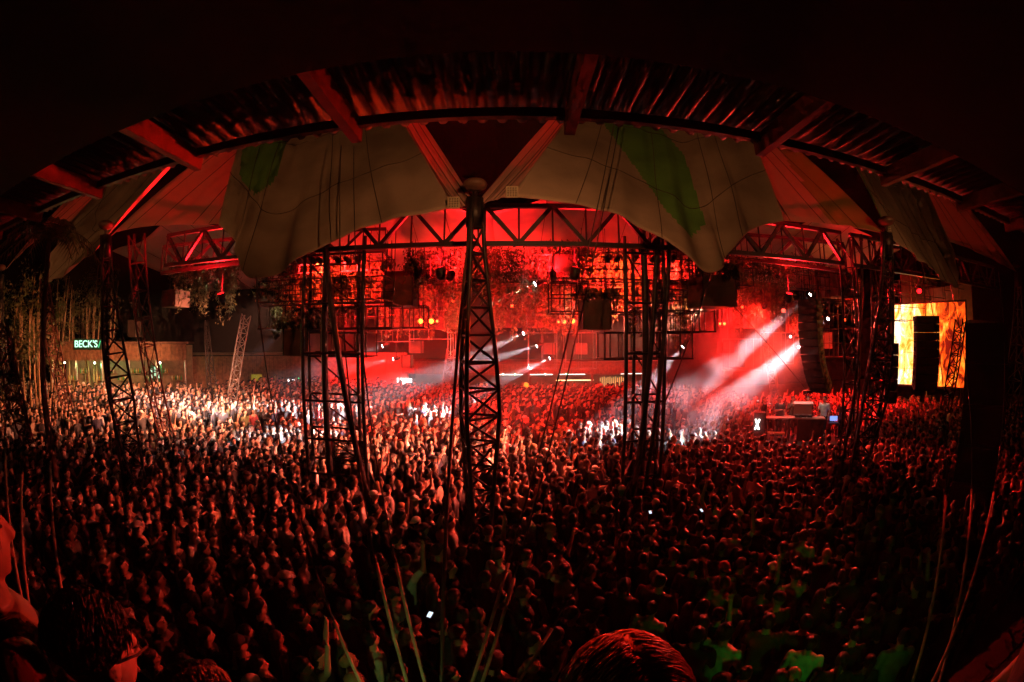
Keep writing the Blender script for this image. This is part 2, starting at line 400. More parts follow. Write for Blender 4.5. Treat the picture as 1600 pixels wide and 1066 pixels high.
def panel(name, hem, top, m, parent, sag=.5, nv=18, nu=36, fold=.03, seed=0, thick=.02, zones=()):
    h = resample([PY(*q) for q in hem], nu); t = resample([PY(*q) for q in top], nu)
    rr = random.Random(seed); ph = [rr.uniform(0, 6.3) for _ in range(4)]
    b = MB()
    def f(u, v):
        i = int(round(u * nu)); p = h[i].lerp(t[i], v)
        e = 4 * v * (1 - v); s = math.sin(PI * u)
        p = p + Vector((0, sag * .1 * e * s, -sag * e * s))
        p = p + Vector((.6, -.3, 0)) * (fold * .5 * math.sin(u * 17 + v * 4 + ph[3]) * s)
        wv = fold * (math.sin(u * 23 + ph[0] + 2.2 * v) + .5 * math.sin(u * 61 + 5 * v + ph[3]) + .7 * math.sin(u * 41 + ph[1] - 3 * v) + .6 * math.sin(u * 9 + v * 13 + ph[2]))
        return p + Vector((0, wv * (1 - .4 * v) * (s ** .5), 0))
    b.grid(f, nu, nv); mats = [m]
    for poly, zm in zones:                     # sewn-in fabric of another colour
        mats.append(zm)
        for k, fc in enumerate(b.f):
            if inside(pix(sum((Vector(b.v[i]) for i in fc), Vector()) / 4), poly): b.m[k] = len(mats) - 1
    o = b.build(name, mats, parent, True)
    md = o.modifiers.new('cloth', 'SOLIDIFY'); md.thickness = thick; md.offset = 0
    # rolled hem along the lower edge
    q = MB(); q.path([f(i / nu, 0) for i in range(nu + 1)], .014, 6); q.build('hem', m, parent, True)
    # stitched seams running up and across
    for k in range(1, 5):
        u = round((k / 5 + .05 * math.sin(seed + k * 2.1)) * nu) / nu
        q = MB(); q.path([f(u, j / nv) + Vector((0, -.018, 0)) for j in range(nv + 1)], .009, 5); q.build('seam', SEAM, o, True)
    if name == 'front_panel':
        for v in (round(.28 * nv) / nv, round(.62 * nv) / nv):
            q = MB(); q.path([f(i / nu, v) + Vector((0, -.018, 0)) for i in range(nu + 1)], .010, 5); q.build('seam', SEAM, o, True)
    return o
SEAM = mat('seam_tape', (.10, .075, .05), .9)
MAST_TOP = [Vector((-20.5, 8.0, 7.6)), PZ(165, 373, 7.6), PZ(742, 316, 7.66), PZ(1385, 368, 7.6), PZ(1590, 428, 7.6)]
MODS = [
 dict(label='leftmost tent canopy, dim brown, behind the palm', i=0,
      main=[(160, 378, 7.35), (140, 398, 7.3), (110, 420, 7.3), (85, 437, 7.3), (70, 437, 7.4), (78, 410, 7.6), (95, 370, 8), (112, 345, 8.2)],
      mtop=[(420, 120, 12), (330, 150, 11.5)],
      strips=[([(112, 345, 8.2), (60, 372, 8), (10, 420, 7.9)], [(330, 160, 12.5), (300, 150, 13)])]),
 dict(label='brown tent canopy left of the central mast with a low hanging tongue', i=1,
      main=[(709, 323, 7.95), (640, 338, 7.9), (560, 357, 7.7), (500, 385, 7.45), (445, 420, 7.2), (410, 433, 7.1), (385, 430, 7.1), (374, 402, 7.4), (362, 370, 7.9), (342, 351, 8.3)],
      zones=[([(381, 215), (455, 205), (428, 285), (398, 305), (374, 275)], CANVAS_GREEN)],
      mtop=[(594, 132, 13), (540, 118, 12.6), (403, 132, 11)],
      strips=[([(370, 350, 8.9), (342, 350, 8.6), (250, 352, 8.3), (190, 360, 7.7), (170, 372, 7.35)], [(520, 128, 13.2), (490, 132, 14)]),
              ([(741, 316, 7.98), (722, 322, 7.97), (706, 322, 8.05)], [(622, 132, 13.6), (596, 132, 13.4)])]),
 dict(label='brown tent canopy right of the central mast with a low hanging tongue', i=2,
      main=[(800, 306, 8.0), (860, 312, 7.95), (925, 324, 7.9), (980, 342, 7.75), (1035, 373, 7.5), (1070, 402, 7.3), (1093, 420, 7.2), (1112, 426, 7.2), (1132, 415, 7.3), (1142, 392, 7.6), (1165, 364, 8.0), (1195, 350, 8.3), (1225, 345, 8.4)],
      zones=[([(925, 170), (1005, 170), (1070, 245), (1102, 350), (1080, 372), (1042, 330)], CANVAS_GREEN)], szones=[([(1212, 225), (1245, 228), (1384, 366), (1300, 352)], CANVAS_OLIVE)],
      mtop=[(927, 132, 13.2), (1030, 118, 12.6), (1136, 132, 11.4)],
      strips=[([(1205, 348, 8.9), (1225, 345, 8.7), (1300, 350, 8.3), (1350, 358, 7.9), (1382, 366, 7.6)], [(1085, 128, 13.4), (1113, 132, 14)]),
              ([(746, 317, 7.98), (765, 314, 7.97), (808, 304, 8.05)], [(908, 132, 13.7), (930, 132, 13.5)])]),
 dict(label='tent canopy on the right side above the fire screen', i=3,
      main=[(1388, 366, 7.6), (1405, 382, 7.6), (1435, 405, 7.7), (1465, 428, 7.9), (1485, 445, 8.0), (1497, 448, 8.0), (1498, 425, 8.0), (1490, 400, 8.1), (1482, 378, 8.2)],
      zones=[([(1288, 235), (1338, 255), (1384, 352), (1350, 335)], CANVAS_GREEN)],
      mtop=[(1290, 180, 13), (1340, 190, 12.2), (1400, 205, 11.4)],
      strips=[([(1470, 376, 8.8), (1482, 377, 8.5), (1530, 395, 8.3), (1588, 425, 8.1)], [(1380, 196, 13), (1400, 205, 13.2)])]),
]
def inner_roof(a, b, parent, ridge=6.3):
    def f(u, v):
        v = .40 + .60 * v
        x = a.x + (b.x - a.x) * u; y = 9.05 + 14.5 * v
        s = (1 - abs(2 * u - 1)) ** 2.2; q = v / .38 if v < .38 else (1 - v) / .62
        z = 8.3 + 1.35 * q + (ridge - 1.35) * s * (q ** 1.1) + .12 * math.sin(u * 19) * (1 - abs(2 * v - 1))
        return Vector((x, y, z))
    g = MB(); g.grid(f, 30, 26); o = g.build('roof_panel', LINER, parent, True)
    md = o.modifiers.new('cloth', 'SOLIDIFY'); md.thickness = .02; md.offset = 1
    for u in (.2, .4, .6, .8):
        q = MB(); q.path([f(u, j / 20) - Vector((0, 0, .03)) for j in range(21)], .012, 5); q.build('seam', SEAM, o)
for k, md_ in enumerate(MODS):
    a, b = MAST_TOP[md_['i']], MAST_TOP[md_['i'] + 1]
    t = thing('tent_canopy', ((a.x + b.x) / 2, 8, 7.5), md_['label'], 'tent', 'tent canopies strung between the masts')
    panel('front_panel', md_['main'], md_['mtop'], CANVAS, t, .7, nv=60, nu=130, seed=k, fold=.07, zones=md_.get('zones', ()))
    for j, (h, tp) in enumerate(md_['strips']):
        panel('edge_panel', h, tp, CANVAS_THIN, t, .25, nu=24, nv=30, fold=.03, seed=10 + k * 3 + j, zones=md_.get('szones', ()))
    inner_roof(a, b, t, 6.3 if md_['i'] in (1, 2) else 2.6)
    # lacing plate where the canvas meets the mast
    for hp in (md_['main'][0],):
        c = PY(hp[0], hp[1] - 6, hp[2] - .06)
        q = MB(); q.box(c, (.24, .02, .24)); pl = q.build('lacing_plate', SLEEVE, t)
        for i in range(4):
            for j in range(4):
                e = MB(); e.path([c + Vector(((i - 1.5) * .05, -.012, (j - 1.5) * .05)), c + Vector(((i - 1.5) * .05, -.020, (j - 1.5) * .05))], .014, 8); e.build('eyelet', BLACK, pl)

# ================================================================== lattice masts
def lattice_mast(base, top, label, prof, legs=3, seg=15, rot0=0.0, cat='mast', r=.042, m=None, group='lattice masts carrying the tents', cap=True, braceX=False, name='lattice_mast'):
    base, top = Vector(base), Vector(top); ax = (top - base); L = ax.length; zt = ax.normalized()
    x = zt.orthogonal().normalized(); 
    x = (Vector((1, 0, 0)) - zt * zt.x).normalized(); y = zt.cross(x)
    t = thing(name, base, label, cat, group)
    def rad(s):
        for (s0, r0), (s1, r1) in zip(prof[:-1], prof[1:]):
            if s <= s1 + 1e-9: return r0 + (r1 - r0) * (s - s0) / (s1 - s0)
        return prof[-1][1]
    def P(i, s):
        a = rot0 + 2 * PI * i / legs; return base + ax * s + (x * math.cos(a) + y * math.sin(a)) * rad(s)
    S = [i / seg for i in range(seg + 1)]
    for i in range(legs):
        q = MB(); q.path([P(i, s) for s in S], r, 8); q.build('leg', m or STEEL, t, True)
    for k in range(seg):
        for i in range(legs):
            j = (i + 1) % legs
            bar(t, 'ring_bar', P(i, S[k]), P(j, S[k]), r * .55, m)
            if k % 2: bar(t, 'brace', P(i, S[k]), P(j, S[k + 1]), r * .6, m)
            else: bar(t, 'brace', P(j, S[k]), P(i, S[k + 1]), r * .6, m)
    if cap:
        q = MB(); q.path([base + ax * (1 - .5 / L), base + ax * 1.01], [rad(1 - .5 / L) * .9 + .02, rad(1.0) * 1.0 + .03], 12); q.build('mast_head', m or STEEL, t, True)
        for i in range(3):
            q = MB(); q.path([top - zt * .05, top + zt * .28 + Vector(((i - 1) * .06, 0, 0))], .018, 6); q.build('eye_bolt', m or STEEL, t)
        q = MB(); q.ell(top + zt * .36, (.24, .24, .13), None, 14, 8); q.build('cap_dome', WOOD_DARK, t, True)
    return t
SP = [(0, .16), (.2, .27), (.48, .47), (.62, .40), (.86, .20), (1, .14)]
lattice_mast((-.66, 8.05, 0), MAST_TOP[2], 'tall black lattice mast in the centre of the picture', SP, 3, 15, rot0=.25)
lattice_mast((-9.55, 7.75, 0), MAST_TOP[1], 'dark leaning lattice mast on the left, thick legs, beside the red ladder tower', SP, 3, 13, rot0=.9)
lattice_mast((9.25, 8.9, 0), MAST_TOP[3], 'dark leaning lattice mast on the right, in front of the DJ booth', SP, 3, 15, rot0=1.3)
lattice_mast((-20.3, 8.3, .2), MAST_TOP[0], 'dark lattice mast cut by the left edge of the picture', SP, 3, 11, rot0=.4)
lattice_mast((20.0, 8.6, 0), MAST_TOP[4], 'dark lattice mast at the far right edge under the tent corner', SP, 3, 11, rot0=.4)
LAD = [(0, .34), (1, .34)]
RUST = mat('red_oxide_steel', (.19, .075, .06), .45, .3, .3, 4)
lattice_mast(PZ(272, 725, .4), PY(212, 366, 9.6), 'red lit ladder tower of three thin legs on the left', LAD, 3, 9, .5, 'tower', .038, RUST, 'ladder towers', False, name='ladder_tower')
lattice_mast(PZ(1318, 760, .4), PY(1322, 372, 9.4), 'thin ladder tower just left of the right leaning mast', [(0, .3), (1, .3)], 3, 9, .5, 'tower', .035, None, 'ladder towers', False, name='ladder_tower')
lattice_mast(PZ(1350, 740, .4), PY(1368, 372, 9.2), 'ladder tower hard against the right leaning mast', [(0, .3), (1, .3)], 3, 9, .9, 'tower', .035, None, 'ladder towers', False, name='ladder_tower')
lattice_mast(PD(107, 640, 21), PD(70, 436, 17), 'slim purple-grey lattice tower under the leftmost tent tongue', [(0, .26), (.5, .36), (1, .2)], 3, 12, .3, 'tower', .035, RUST, 'lattice towers', False, name='lattice_tower')
lattice_mast(PD(45, 690, 15.5), PD(6, 505, 15), 'short lattice tower touching the left picture edge', [(0, .26), (.5, .36), (1, .2)], 3, 10, .3, 'tower', .035, RUST, 'lattice towers', False, name='lattice_tower')
lattice_mast(PD(332, 612, 25), PD(322, 500, 25), 'thin far lattice tower in front of the bar end', [(0, .34), (1, .1)], 3, 9, .3, 'tower', .03, None, 'lattice towers', False, name='lattice_tower')
lattice_mast(PD(362, 622, 23), PD(384, 492, 23), 'pale far ladder tower leaning right beside the hanging vines', [(0, .28), (1, .28)], 3, 9, .3, 'tower', .03, STEEL_PALE, 'lattice towers', False, name='lattice_tower')
lattice_mast(PD(690, 640, 23), PD(703, 545, 23), 'pale far ladder tower seen just left of the central mast', [(0, .26), (1, .26)], 3, 8, .3, 'tower', .026, STEEL_PALE, 'lattice towers', False, name='lattice_tower')
lattice_mast(PD(1218, 655, 21), PD(1200, 540, 21), 'thin pale ladder tower in the pink smoke left of the line array', [(0, .26), (1, .26)], 3, 8, .3, 'tower', .026, STEEL_PALE, 'lattice towers', False, name='lattice_tower')
lattice_mast(PD(1478, 640, 19), PD(1502, 500, 18), 'ladder tower standing before the fire screen', [(0, .26), (1, .26)], 3, 8, .3, 'tower', .035, None, 'lattice towers', False, name='lattice_tower')

# ================================================================== ring truss
def truss(p0, p1, depth, bays, label, r=.045):
    p0, p1 = Vector(p0), Vector(p1); t = thing('roof_truss', p0, label, 'truss', 'roof trusses joining the masts')
    up = Vector((0, 0, depth)); d = p1 - p0
    bar(t, 'top_chord', p0 + up, p1 + up, r * 1.15, STEEL, 'box'); bar(t, 'bottom_chord', p0, p1, r * 1.15, STEEL, 'box')
    for i in range(bays + 1):
        a = p0 + d * (i / bays); bar(t, 'upright', a, a + up, r * .5)
        if i < bays:
            b = p0 + d * ((i + 1) / bays)
            if i % 2: bar(t, 'diagonal', a, b + up, r, STEEL, 'box')
            else: bar(t, 'diagonal', a + up, b, r, STEEL, 'box')
truss((-9.9, 9.3, 7.15), (-.75, 9.3, 7.15), .88, 12, 'black roof truss left of the central mast')
truss((-.6, 9.3, 7.15), (9.2, 9.3, 7.15), .88, 13, 'black roof truss right of the central mast')
truss((9.5, 9.2, 7.12), (19.6, 9.2, 7.12), .88, 12, 'black roof truss at far right above the fire screen')
truss((-10.4, 9.6, 7.0), (-4.5, 14.5, 8.2), .8, 9, 'oblique roof truss above the left hanging plants')
truss((9.6, 9.6, 7.0), (4.5, 14.5, 8.2), .8, 9, 'oblique roof truss behind the right canopy tongue')
truss((9.9, 9.9, 7.0), (14.5, 14.5, 8.2), .8, 9, 'oblique roof truss over the stage side speakers')

# ================================================================== scaffold towers and leaning poles
def scaffold(corners, z0, z1, lifts, label, r=.05, ladder=None):
    c = sum((Vector((x, y, 0)) for x, y in corners), Vector()) / 4
    t = thing('scaffold_tower', (c.x, c.y, z0), label, 'scaffold', 'scaffold towers under the canopy tongues')
    for x, y in corners: bar(t, 'standard', (x, y, z0), (x, y, z1), r)
    for z in lifts:
        for k in range(4):
            (x0, y0), (x1, y1) = corners[k], corners[(k + 1) % 4]
            bar(t, 'ledger', (x0, y0, z), (x1, y1, z), r * .6)
    for za, zb in zip(lifts[:-1], lifts[1:]):
        bar(t, 'brace', (*corners[2], za), (*corners[3], zb), r * .5)
    return t
def XY(px, py, Y): p = PY(px, py, Y); return (p.x, p.y)
tA = scaffold([XY(474, 600, 9.6), XY(567, 600, 9.6), XY(560, 600, 11.0), XY(484, 600, 11.0)], 0, 7.5, (1.7, 2.6, 3.55, 4.7, 5.9, 7.1), 'dark scaffold tower left of the central mast')
for k in range(7):
    a, b = XY(520, 600, 9.6), XY(567, 600, 9.6); z = 2.0 + k * .09
    bar(tA, 'grille_bar', (*a, z), (*b, z), .014)
bar(tA, 'standard', (*XY(508, 600, 9.7), 0), (*XY(508, 600, 9.7), 7.9), .085)
tB = scaffold([XY(978, 600, 9.8), XY(1038, 600, 9.8), XY(1030, 600, 11.2), XY(990, 600, 11.2)], 0, 7.5, (1.1, 1.7, 2.6, 3.55, 4.7, 5.9, 7.1), 'dark scaffold tower right of the central mast')
bar(tB, 'standard', (*XY(1008, 600, 9.9), 0), (*XY(1008, 600, 9.9), 7.9), .085)
def pole(p0, p1, r, label, m=None, name='leaning_pole', cat='pole', group='leaning steel poles'):
    t = thing(name, p0, label, cat, group); p0, p1 = Vector(p0), Vector(p1); d = (p1 - p0).normalized()
    bar(t, 'tube', p0, p1, r, m)
    bar(t, 'collar', p0 + d * .02, p0 + d * .18, r * 1.5, m); bar(t, 'collar', p1 - d * .2, p1 - d * .03, r * 1.4, m)
pole(PZ(594, 850, 0.05), PY(507, 375, 9.2), .075, 'thick steel pole leaning across the left scaffold tower')
pole(PZ(976, 850, 0.05), PY(1027, 372, 9.3), .065, 'thick steel pole leaning across the right scaffold tower, left one')
pole(PZ(992, 850, 0.05), PY(1046, 376, 9.3), .055, 'slimmer steel pole leaning across the right scaffold tower, right one')
pole(PZ(1300, 790, 0.05), PY(1345, 366, 9.0), .05, 'steel pole leaning beside the DJ booth')
pole(PZ(1336, 800, 0.05), PY(1392, 372, 8.2), .06, 'steel pole propping the right leaning mast')
pole(PZ(205, 800, 0.3), PY(172, 377, 7.4), .05, 'steel pole propping the left leaning mast')

# ================================================================== guy cables with pale sleeves
def guy(anchor, top, s0, s1, label, sleeve_r=.03, cable_r=.013, bend=None):
    a, b = Vector(anchor), Vector(top); t = thing('guy_cable', a, label, 'cable', 'guy cables')
    q = MB(); q.path([a + (b - a) * k / 12 for k in range(13)], cable_r, 6); q.build('cable', CABLE, t, True)
    if s1 > s0:
        c0, c1 = a + (b - a) * s0, a + (b - a) * s1; pts = []
        for k in range(9):
            p = c0.lerp(c1, k / 8)
            if bend: p = p + Vector(bend) * (1 - k / 8) ** 2
            pts.append(p)
        q = MB(); q.path(pts, sleeve_r, 8); sl = q.build('sleeve', SLEEVE, t, True)
        q = MB(); q.path([c1 - (b - a).normalized() * .03, c1 + (b - a).normalized() * .05], sleeve_r * .7, 8); q.build('clamp', STEEL, t)
    q = MB(); q.box((a.x, a.y, max(.04, a.z)), (.25, .25, .08)); q.build('anchor_plate', STEEL, t)
def guy_px(bot, t, top, y_end, label, sleeve_r=.018, cable_r=.010, bend=None):
    """cable through the ray point bot (at distance t) up to top, carried on down to the ground; sleeve up to photo row y_end"""
    B, T = PD(bot[0], bot[1], t), Vector(top); d = T - B; A = B - d * ((B.z - .05) / d.z); lo, hi = 0.0, 1.0
    if y_end:
        for _ in range(40):
            m = (lo + hi) / 2; lo, hi = (m, hi) if pix(A.lerp(T, m))[1] > y_end else (lo, m)
        guy(A, T, .02, lo, label, sleeve_r, cable_r, bend)
    else: guy(A, T, 0, 0, label, sleeve_r, cable_r)
guy_px((638, 1072), 4.3, PY(533, 228, 9.0), 880, 'guy cable with pale sleeve, left one of the left pair at bottom centre')
guy_px((668, 1072), 4.4, PY(553, 228, 9.0), 880, 'guy cable with pale bent sleeve, right one of the left pair', bend=(-.12, 0, 0))
guy_px((736, 1072), 4.3, PY(960, 192, 9.5), 880, 'guy cable with pale sleeve, left one of the right pair at bottom centre')
guy_px((752, 1072), 4.4, PY(968, 192, 9.5), 903, 'guy cable with pale sleeve, right one of the right pair')
guy_px((690, 1060), 4.4, MAST_TOP[2] + Vector((-.05, -.15, -.2)), 0, 'plain dark rope running down from the central mast head', cable_r=.022)
guy_px((566, 1072), 4.4, PY(400, 432, 7.05), 970, 'guy cable from the left canopy tongue with short pale sleeve')
guy_px((806, 1072), 4.4, PY(1112, 427, 7.15), 982, 'guy cable from the right canopy tongue slanting to bottom centre')
guy_px((83, 822), 6.0, PY(112, 440, 7.2), 722, 'guy cable with pale sleeve, rightmost of three at left edge')
guy_px((34, 822), 6.0, PY(85, 440, 7.2), 742, 'guy cable with pale sleeve, middle of three at left edge')
guy_px((12, 790), 6.2, PY(40, 430, 7.2), 700, 'guy cable with pale sleeve, leftmost of three at left edge')
guy_px((1508, 885), 5.6, PY(1485, 446, 7.8), 765, 'guy cable with long pale sleeve at right, middle of three')
guy_px((1531, 868), 5.6, PY(1560, 425, 7.8), 770, 'guy cable with thin sleeve at right, nearest the picture edge', .018)
guy_px((1469, 870), 5.8, PY(1440, 410, 7.8), 775, 'guy cable with pale sleeve at right, leftmost of three')
guy(PD(1262, 612, 15.5), PY(1146, 478, 9.4), 0, 0, 'thin black cable from the hanging cube down to the line array', cable_r=.012)
# ================================================================== stage lights
def aim(d):
    z = -d.normalized(); x = Vector((0, 0, 1)).cross(z)
    x = x.normalized() if x.length > 1e-4 else Vector((1, 0, 0)); y = z.cross(x)
    return Matrix((x, y, z)).transposed().to_quaternion()
def stage_light(pos, target, color, watt, angle, label, lens=6.0, size=.13, blend=.5, group='stage lights in the hanging garden', lit=True, radius=.06, name='stage_light', vol=1.0, stem_up=.5):
    pos, target = Vector(pos), Vector(target); d = (target - pos).normalized(); t = thing(name, pos, label, 'stage light', group)
    q = MB(); q.path([pos - d * .28, pos - d * .22, pos - d * .05, pos], [size * .6, size * .95, size, size * 1.05], 14); q.build('housing', BLACK, t, True)
    q = MB(); q.path([pos + d * .001, pos + d * .012], size * .86, 16)
    q.build('lens', emit('lens_%.2f_%.2f_%.2f_%.1f' % (*color, lens), color, lens) if lit else mat('dark_lens', (.02, .02, .025), .1), t)
    s = d.cross(Vector((0, 0, 1))); s = s.normalized() if s.length > .01 else Vector((1, 0, 0))
    q = MB(); c = pos - d * .13
    q.path([c + s * (size + .03), c + s * (size + .03) + Vector((0, 0, size + .08)), c - s * (size + .03) + Vector((0, 0, size + .08)), c - s * (size + .03)], .014, 6); q.build('yoke', BLACK, t)
    bar(t, 'clamp', c + Vector((0, 0, size + .08)), c + Vector((0, 0, size + .08 + stem_up)), .02, BLACK)
    if watt > 0:
        l = bpy.data.lights.new('beam', 'SPOT'); l.energy = watt; l.color = color; l.spot_size = math.radians(angle); l.spot_blend = blend; l.shadow_soft_size = radius
        o = bpy.data.objects.new('beam', l); COL.objects.link(o); o.parent = t
        o.location = d * .05; o.rotation_mode = 'QUATERNION'; o.rotation_quaternion = aim(d)
        l.cycles.max_bounces = 4
    return t
RED = (1.0, .012, .010); DEEP = (1.0, .008, .012); ORG = (1.0, .20, .05); WHT = (.95, .92, 1.0); WARM = (1.0, .55, .34); GRN = (.10, 1.0, .06)

NUMS = ['second', 'third', 'fourth', 'fifth', 'sixth', 'first', 'seventh', 'eighth', 'ninth', 'tenth']
# white moving heads
for k, (px, py, Y, tg, W, ang, lb) in enumerate((
    (818, 521, 17, (-8.5, 14.2, 1.2), 30000, 14, 'white beam light right of the central mast, highest of three in a slanting row'),
    (839, 541, 18, (-12.0, 17.4, 1.0), 34000, 14, 'white beam light right of the central mast, middle of three in a slanting row'),
    (859, 560, 19, (-6, 19.0, .6), 46000, 15, 'white beam light right of the central mast, lowest of three in a slanting row'),
    (598, 541, 16, (-17.5, 14.5, 1.0), 9000, 16, 'white beam light left of the central mast, upper of two'),
    (615, 561, 17, (-20, 16.0, 1.0), 9000, 16, 'white beam light left of the central mast, lower of two'),
    (430, 528, 11.5, (-15.5, 16.5, 1.2), 4500, 26, 'white beam light at the left end of the hanging cages, beside a planter cube'),
    (836, 444, 13, (-4, 12.2, 4.5), 9000, 10, 'white beam light high right of the central mast'),
    (1067, 542, 15, (3.0, 16.6, .8), 22000, 22, 'white beam light under the right hanging cage'),
    (1266, 460, 13.4, (3.6, 15.0, 1.2), 56000, 13, 'bright white beam light at the top of the stage smoke'),
    (1294, 498, 13.8, (5.2, 14.6, .8), 56000, 14, 'bright white beam light behind the big line array'),
    (1235, 526, 20, (9.5, 18.5, 0), 5000, 18, 'small white light left of the big line array, upper'),
    (1248, 542, 20, (11, 18.5, 0), 5000, 18, 'small white light left of the big line array, lower'))):
    stage_light(PY(px, py, Y), tg, WHT, W * (1.3 if Y > 15.5 else .8), ang, lb, 40, .075, .8, 'white beam lights', radius=.05)
# red lamps that look towards the camera
for k, (px, py, Y, s, tx) in enumerate(((657, 502, 15, .17, -5), (674, 502, 15, .17, -1), (683, 502, 15.4, .09, 2), (873, 503, 15.4, .09, -2), (882, 503, 15, .12, 1), (895, 502, 15, .15, 6), (1125, 506, 17, .1, 2), (1132, 506, 17, .12, 5))):
    side = 'left of the central mast' if px < 742 else ('right of the central mast' if px < 1000 else 'in the smoke right of the scaffold')
    ordn = {0: 'leftmost', 1: 'middle', 2: 'small rightmost', 3: 'small leftmost', 4: 'middle', 5: 'rightmost', 6: 'left', 7: 'right'}[k]
    stage_light(PY(px, py, Y), (tx * .6, 0.3, 4.9) if k not in (2, 4, 5) else (.1, .6, 4.5) if k == 2 else (-5.0 + (k - 4) * 2, 2.6, 6.5), (1.0, .02, .004) if s < .13 else (1.0, .035, .004), {2: 10000, 4: 3400, 5: 3400}.get(k, 800) * s / .12, {2: 7, 4: 24, 5: 24}.get(k, 26), f'{ordn} glowing red lamp in the row {side}', 45, s * .6, .8, 'glowing red lamps', radius=.1 if k not in (4, 5) else .5)
for k, (px, py, Y) in enumerate(((612, 492, 16.5), (708, 470, 16), (722, 498, 17), (800, 478, 16), (925, 498, 17), (560, 470, 14), (1010, 455, 14), (1160, 480, 17), (1320, 500, 16), (1545, 470, 13))):
    stage_light(PY(px, py, Y), (0, 3, 3), (1.0, .04, .008), 0, 60, f'small dim red lamp dot, {NUMS[k]} from left in the hanging garden', 9, .06, .8, 'small red lamps')
# red par cans in front of the foliage curtains
n = 0
for grp, xs, y, Y, side in (('a', (469, 482, 492, 502, 531, 546, 560), 410, 11.6, 'left'), ('b', (949, 964, 990, 1019, 1050), 407, 11.8, 'right')):
    for k, px in enumerate(xs):
        p = PY(px, y, Y); on = k % 2 == 0
        stage_light(p, p + Vector((R.uniform(-.4, .4), 2.0, -.75)), RED if k != 2 else (1, .06, .015), 2600 if on else 0, 100, f'round black par can number {k + 1} from left in the {side} cage row', 8, .085, .6, 'par cans in front of the plants', stem_up=.25, lit=on, radius=.08)
# red washes for ceiling, walls and crowd
WASH = [((-6.5, 13.5, 7.2), (-6.0, 16.5, 12), 6500, 140, 'up'), ((4.5, 13.5, 7.2), (4.5, 16.5, 12), 6500, 140, 'up'), ((-1.8, 12.5, 7.0), (-1.2, 17, 12), 4200, 150, 'up'), ((1.2, 12.5, 7.0), (1.2, 17, 12), 4200, 150, 'up'),
        ((-8.6, 10.6, 6.4), (-9, 9.0, 11), 3200, 150, 'up'), ((8.2, 10.8, 6.4), (8.2, 9.0, 11), 3000, 150, 'up'), ((14.5, 12.0, 6.6), (15.5, 10.5, 11), 3200, 150, 'up'), ((-14, 11.5, 6.6), (-15, 10, 11), 900, 150, 'up'),
        ((-9, 21, 7.0), (-9.8, 28.4, 2.2), 16000, 60, 'down'), ((-3, 19, 6.5), (-4, 28, 3), 3500, 80, 'down'), ((4, 20, 6.8), (3.5, 28.4, 3.3), 5000, 75, 'down'), ((12, 18, 6.6), (13, 26, 3), 5000, 90, 'down'),
        ((-5.6, 14.6, 6.6), (-2.9, 17.6, 6.0), 9000, 110, 'back'), ((3.4, 14.6, 6.6), (1.0, 17.6, 6.0), 9000, 110, 'back'), ((8.6, 15.5, 6.8), (9.5, 18.5, 6.0), 8000, 110, 'back'), ((13.2, 13.6, 7.0), (14.5, 16, 6.3), 7000, 110, 'back'),
        ((7.2, 13.8, 6.4), (-13, 15.5, 1.4), 26000, 56, 'key'), ((5.4, 13.7, 6.4), (-8, 9.0, 1.2), 32000, 62, 'key'), ((3.4, 13.9, 6.4), (-.5, 12, 1.2), 13000, 75, 'key'), ((12.5, 17.0, 6.4), (6.5, 9.0, 1.0), 12000, 80, 'key'), ((14, 17.5, 6.6), (15, 18, 1), 9000, 110, 'down'), ((-6.5, 16, 6.6), (-20.5, 13, 1.5), 14000, 62, 'key'), ((-14.5, 14.5, 6.6), (-22.5, 17.2, 4.2), 3500, 60, 'bar'), ((-1.7, 9.9, 6.7), (-3.0, 10.4, 11), 5000, 120, 'up'), ((1.5, 9.9, 6.7), (2.6, 10.4, 11), 5000, 120, 'up'), ((10.5, 18.5, 6.8), (8.0, 14.5, 1.5), 5000, 60, 'smoke'), ((15.5, 12.5, 7.0), (17, 14.5, 6.0), 5000, 110, 'back'), ((-13.0, 10.5, 6.4), (-24, 9.8, 4.0), 1500, 75, 'bamboo'), ((15.5, 11.0, 6.9), (8.5, 5.0, 1.0), 4500, 75, 'right')]
for k, (p, tg, W, ang, kind) in enumerate(WASH):
    where = ['far left', 'left', 'left of the mast', 'middle', 'right of the mast', 'right', 'far right'][max(0, min(6, int((p[0] + 14) / 4.2)))]
    kc = {16: (1, .30, .17), 17: (1, .12, .075), 18: (1, .10, .05), 19: (1, .05, .03), 15: ORG, 21: (1, .27, .13), 22: (1, .4, .15), 27: (1, .33, .1)}.get(k, DEEP if kind == 'up' else RED)
    stage_light(p, tg, kc, W, ang, f'red wash light, {dict(up="turned up at the ceiling", down="shining down", back="turned to the plants", key="aimed at the crowd", bar="aimed at the left bar", bamboo="aimed at the bamboo", right="aimed at the right corner", smoke="aimed into the stage smoke")[kind]}, {where}{", deeper" if p[1] > 15 else ""}', 5, .12, .9, 'red wash lights', radius=.25)

# warm spot on the left crowd
stage_light((-8.5, 14.0, 6.8), (-16.0, 16.0, .6), (1, .38, .2), 9000, 70, 'warm flood light over the left crowd', 10, .12, .9, 'white beam lights', radius=.15)
stage_light((-6.6, 11.2, 5.4), (-9.2, 13.2, 6.6), (1, .86, .62), 420, 85, 'small pale lamp turned at the left hanging plants', 6, .07, .9, None, radius=.05)
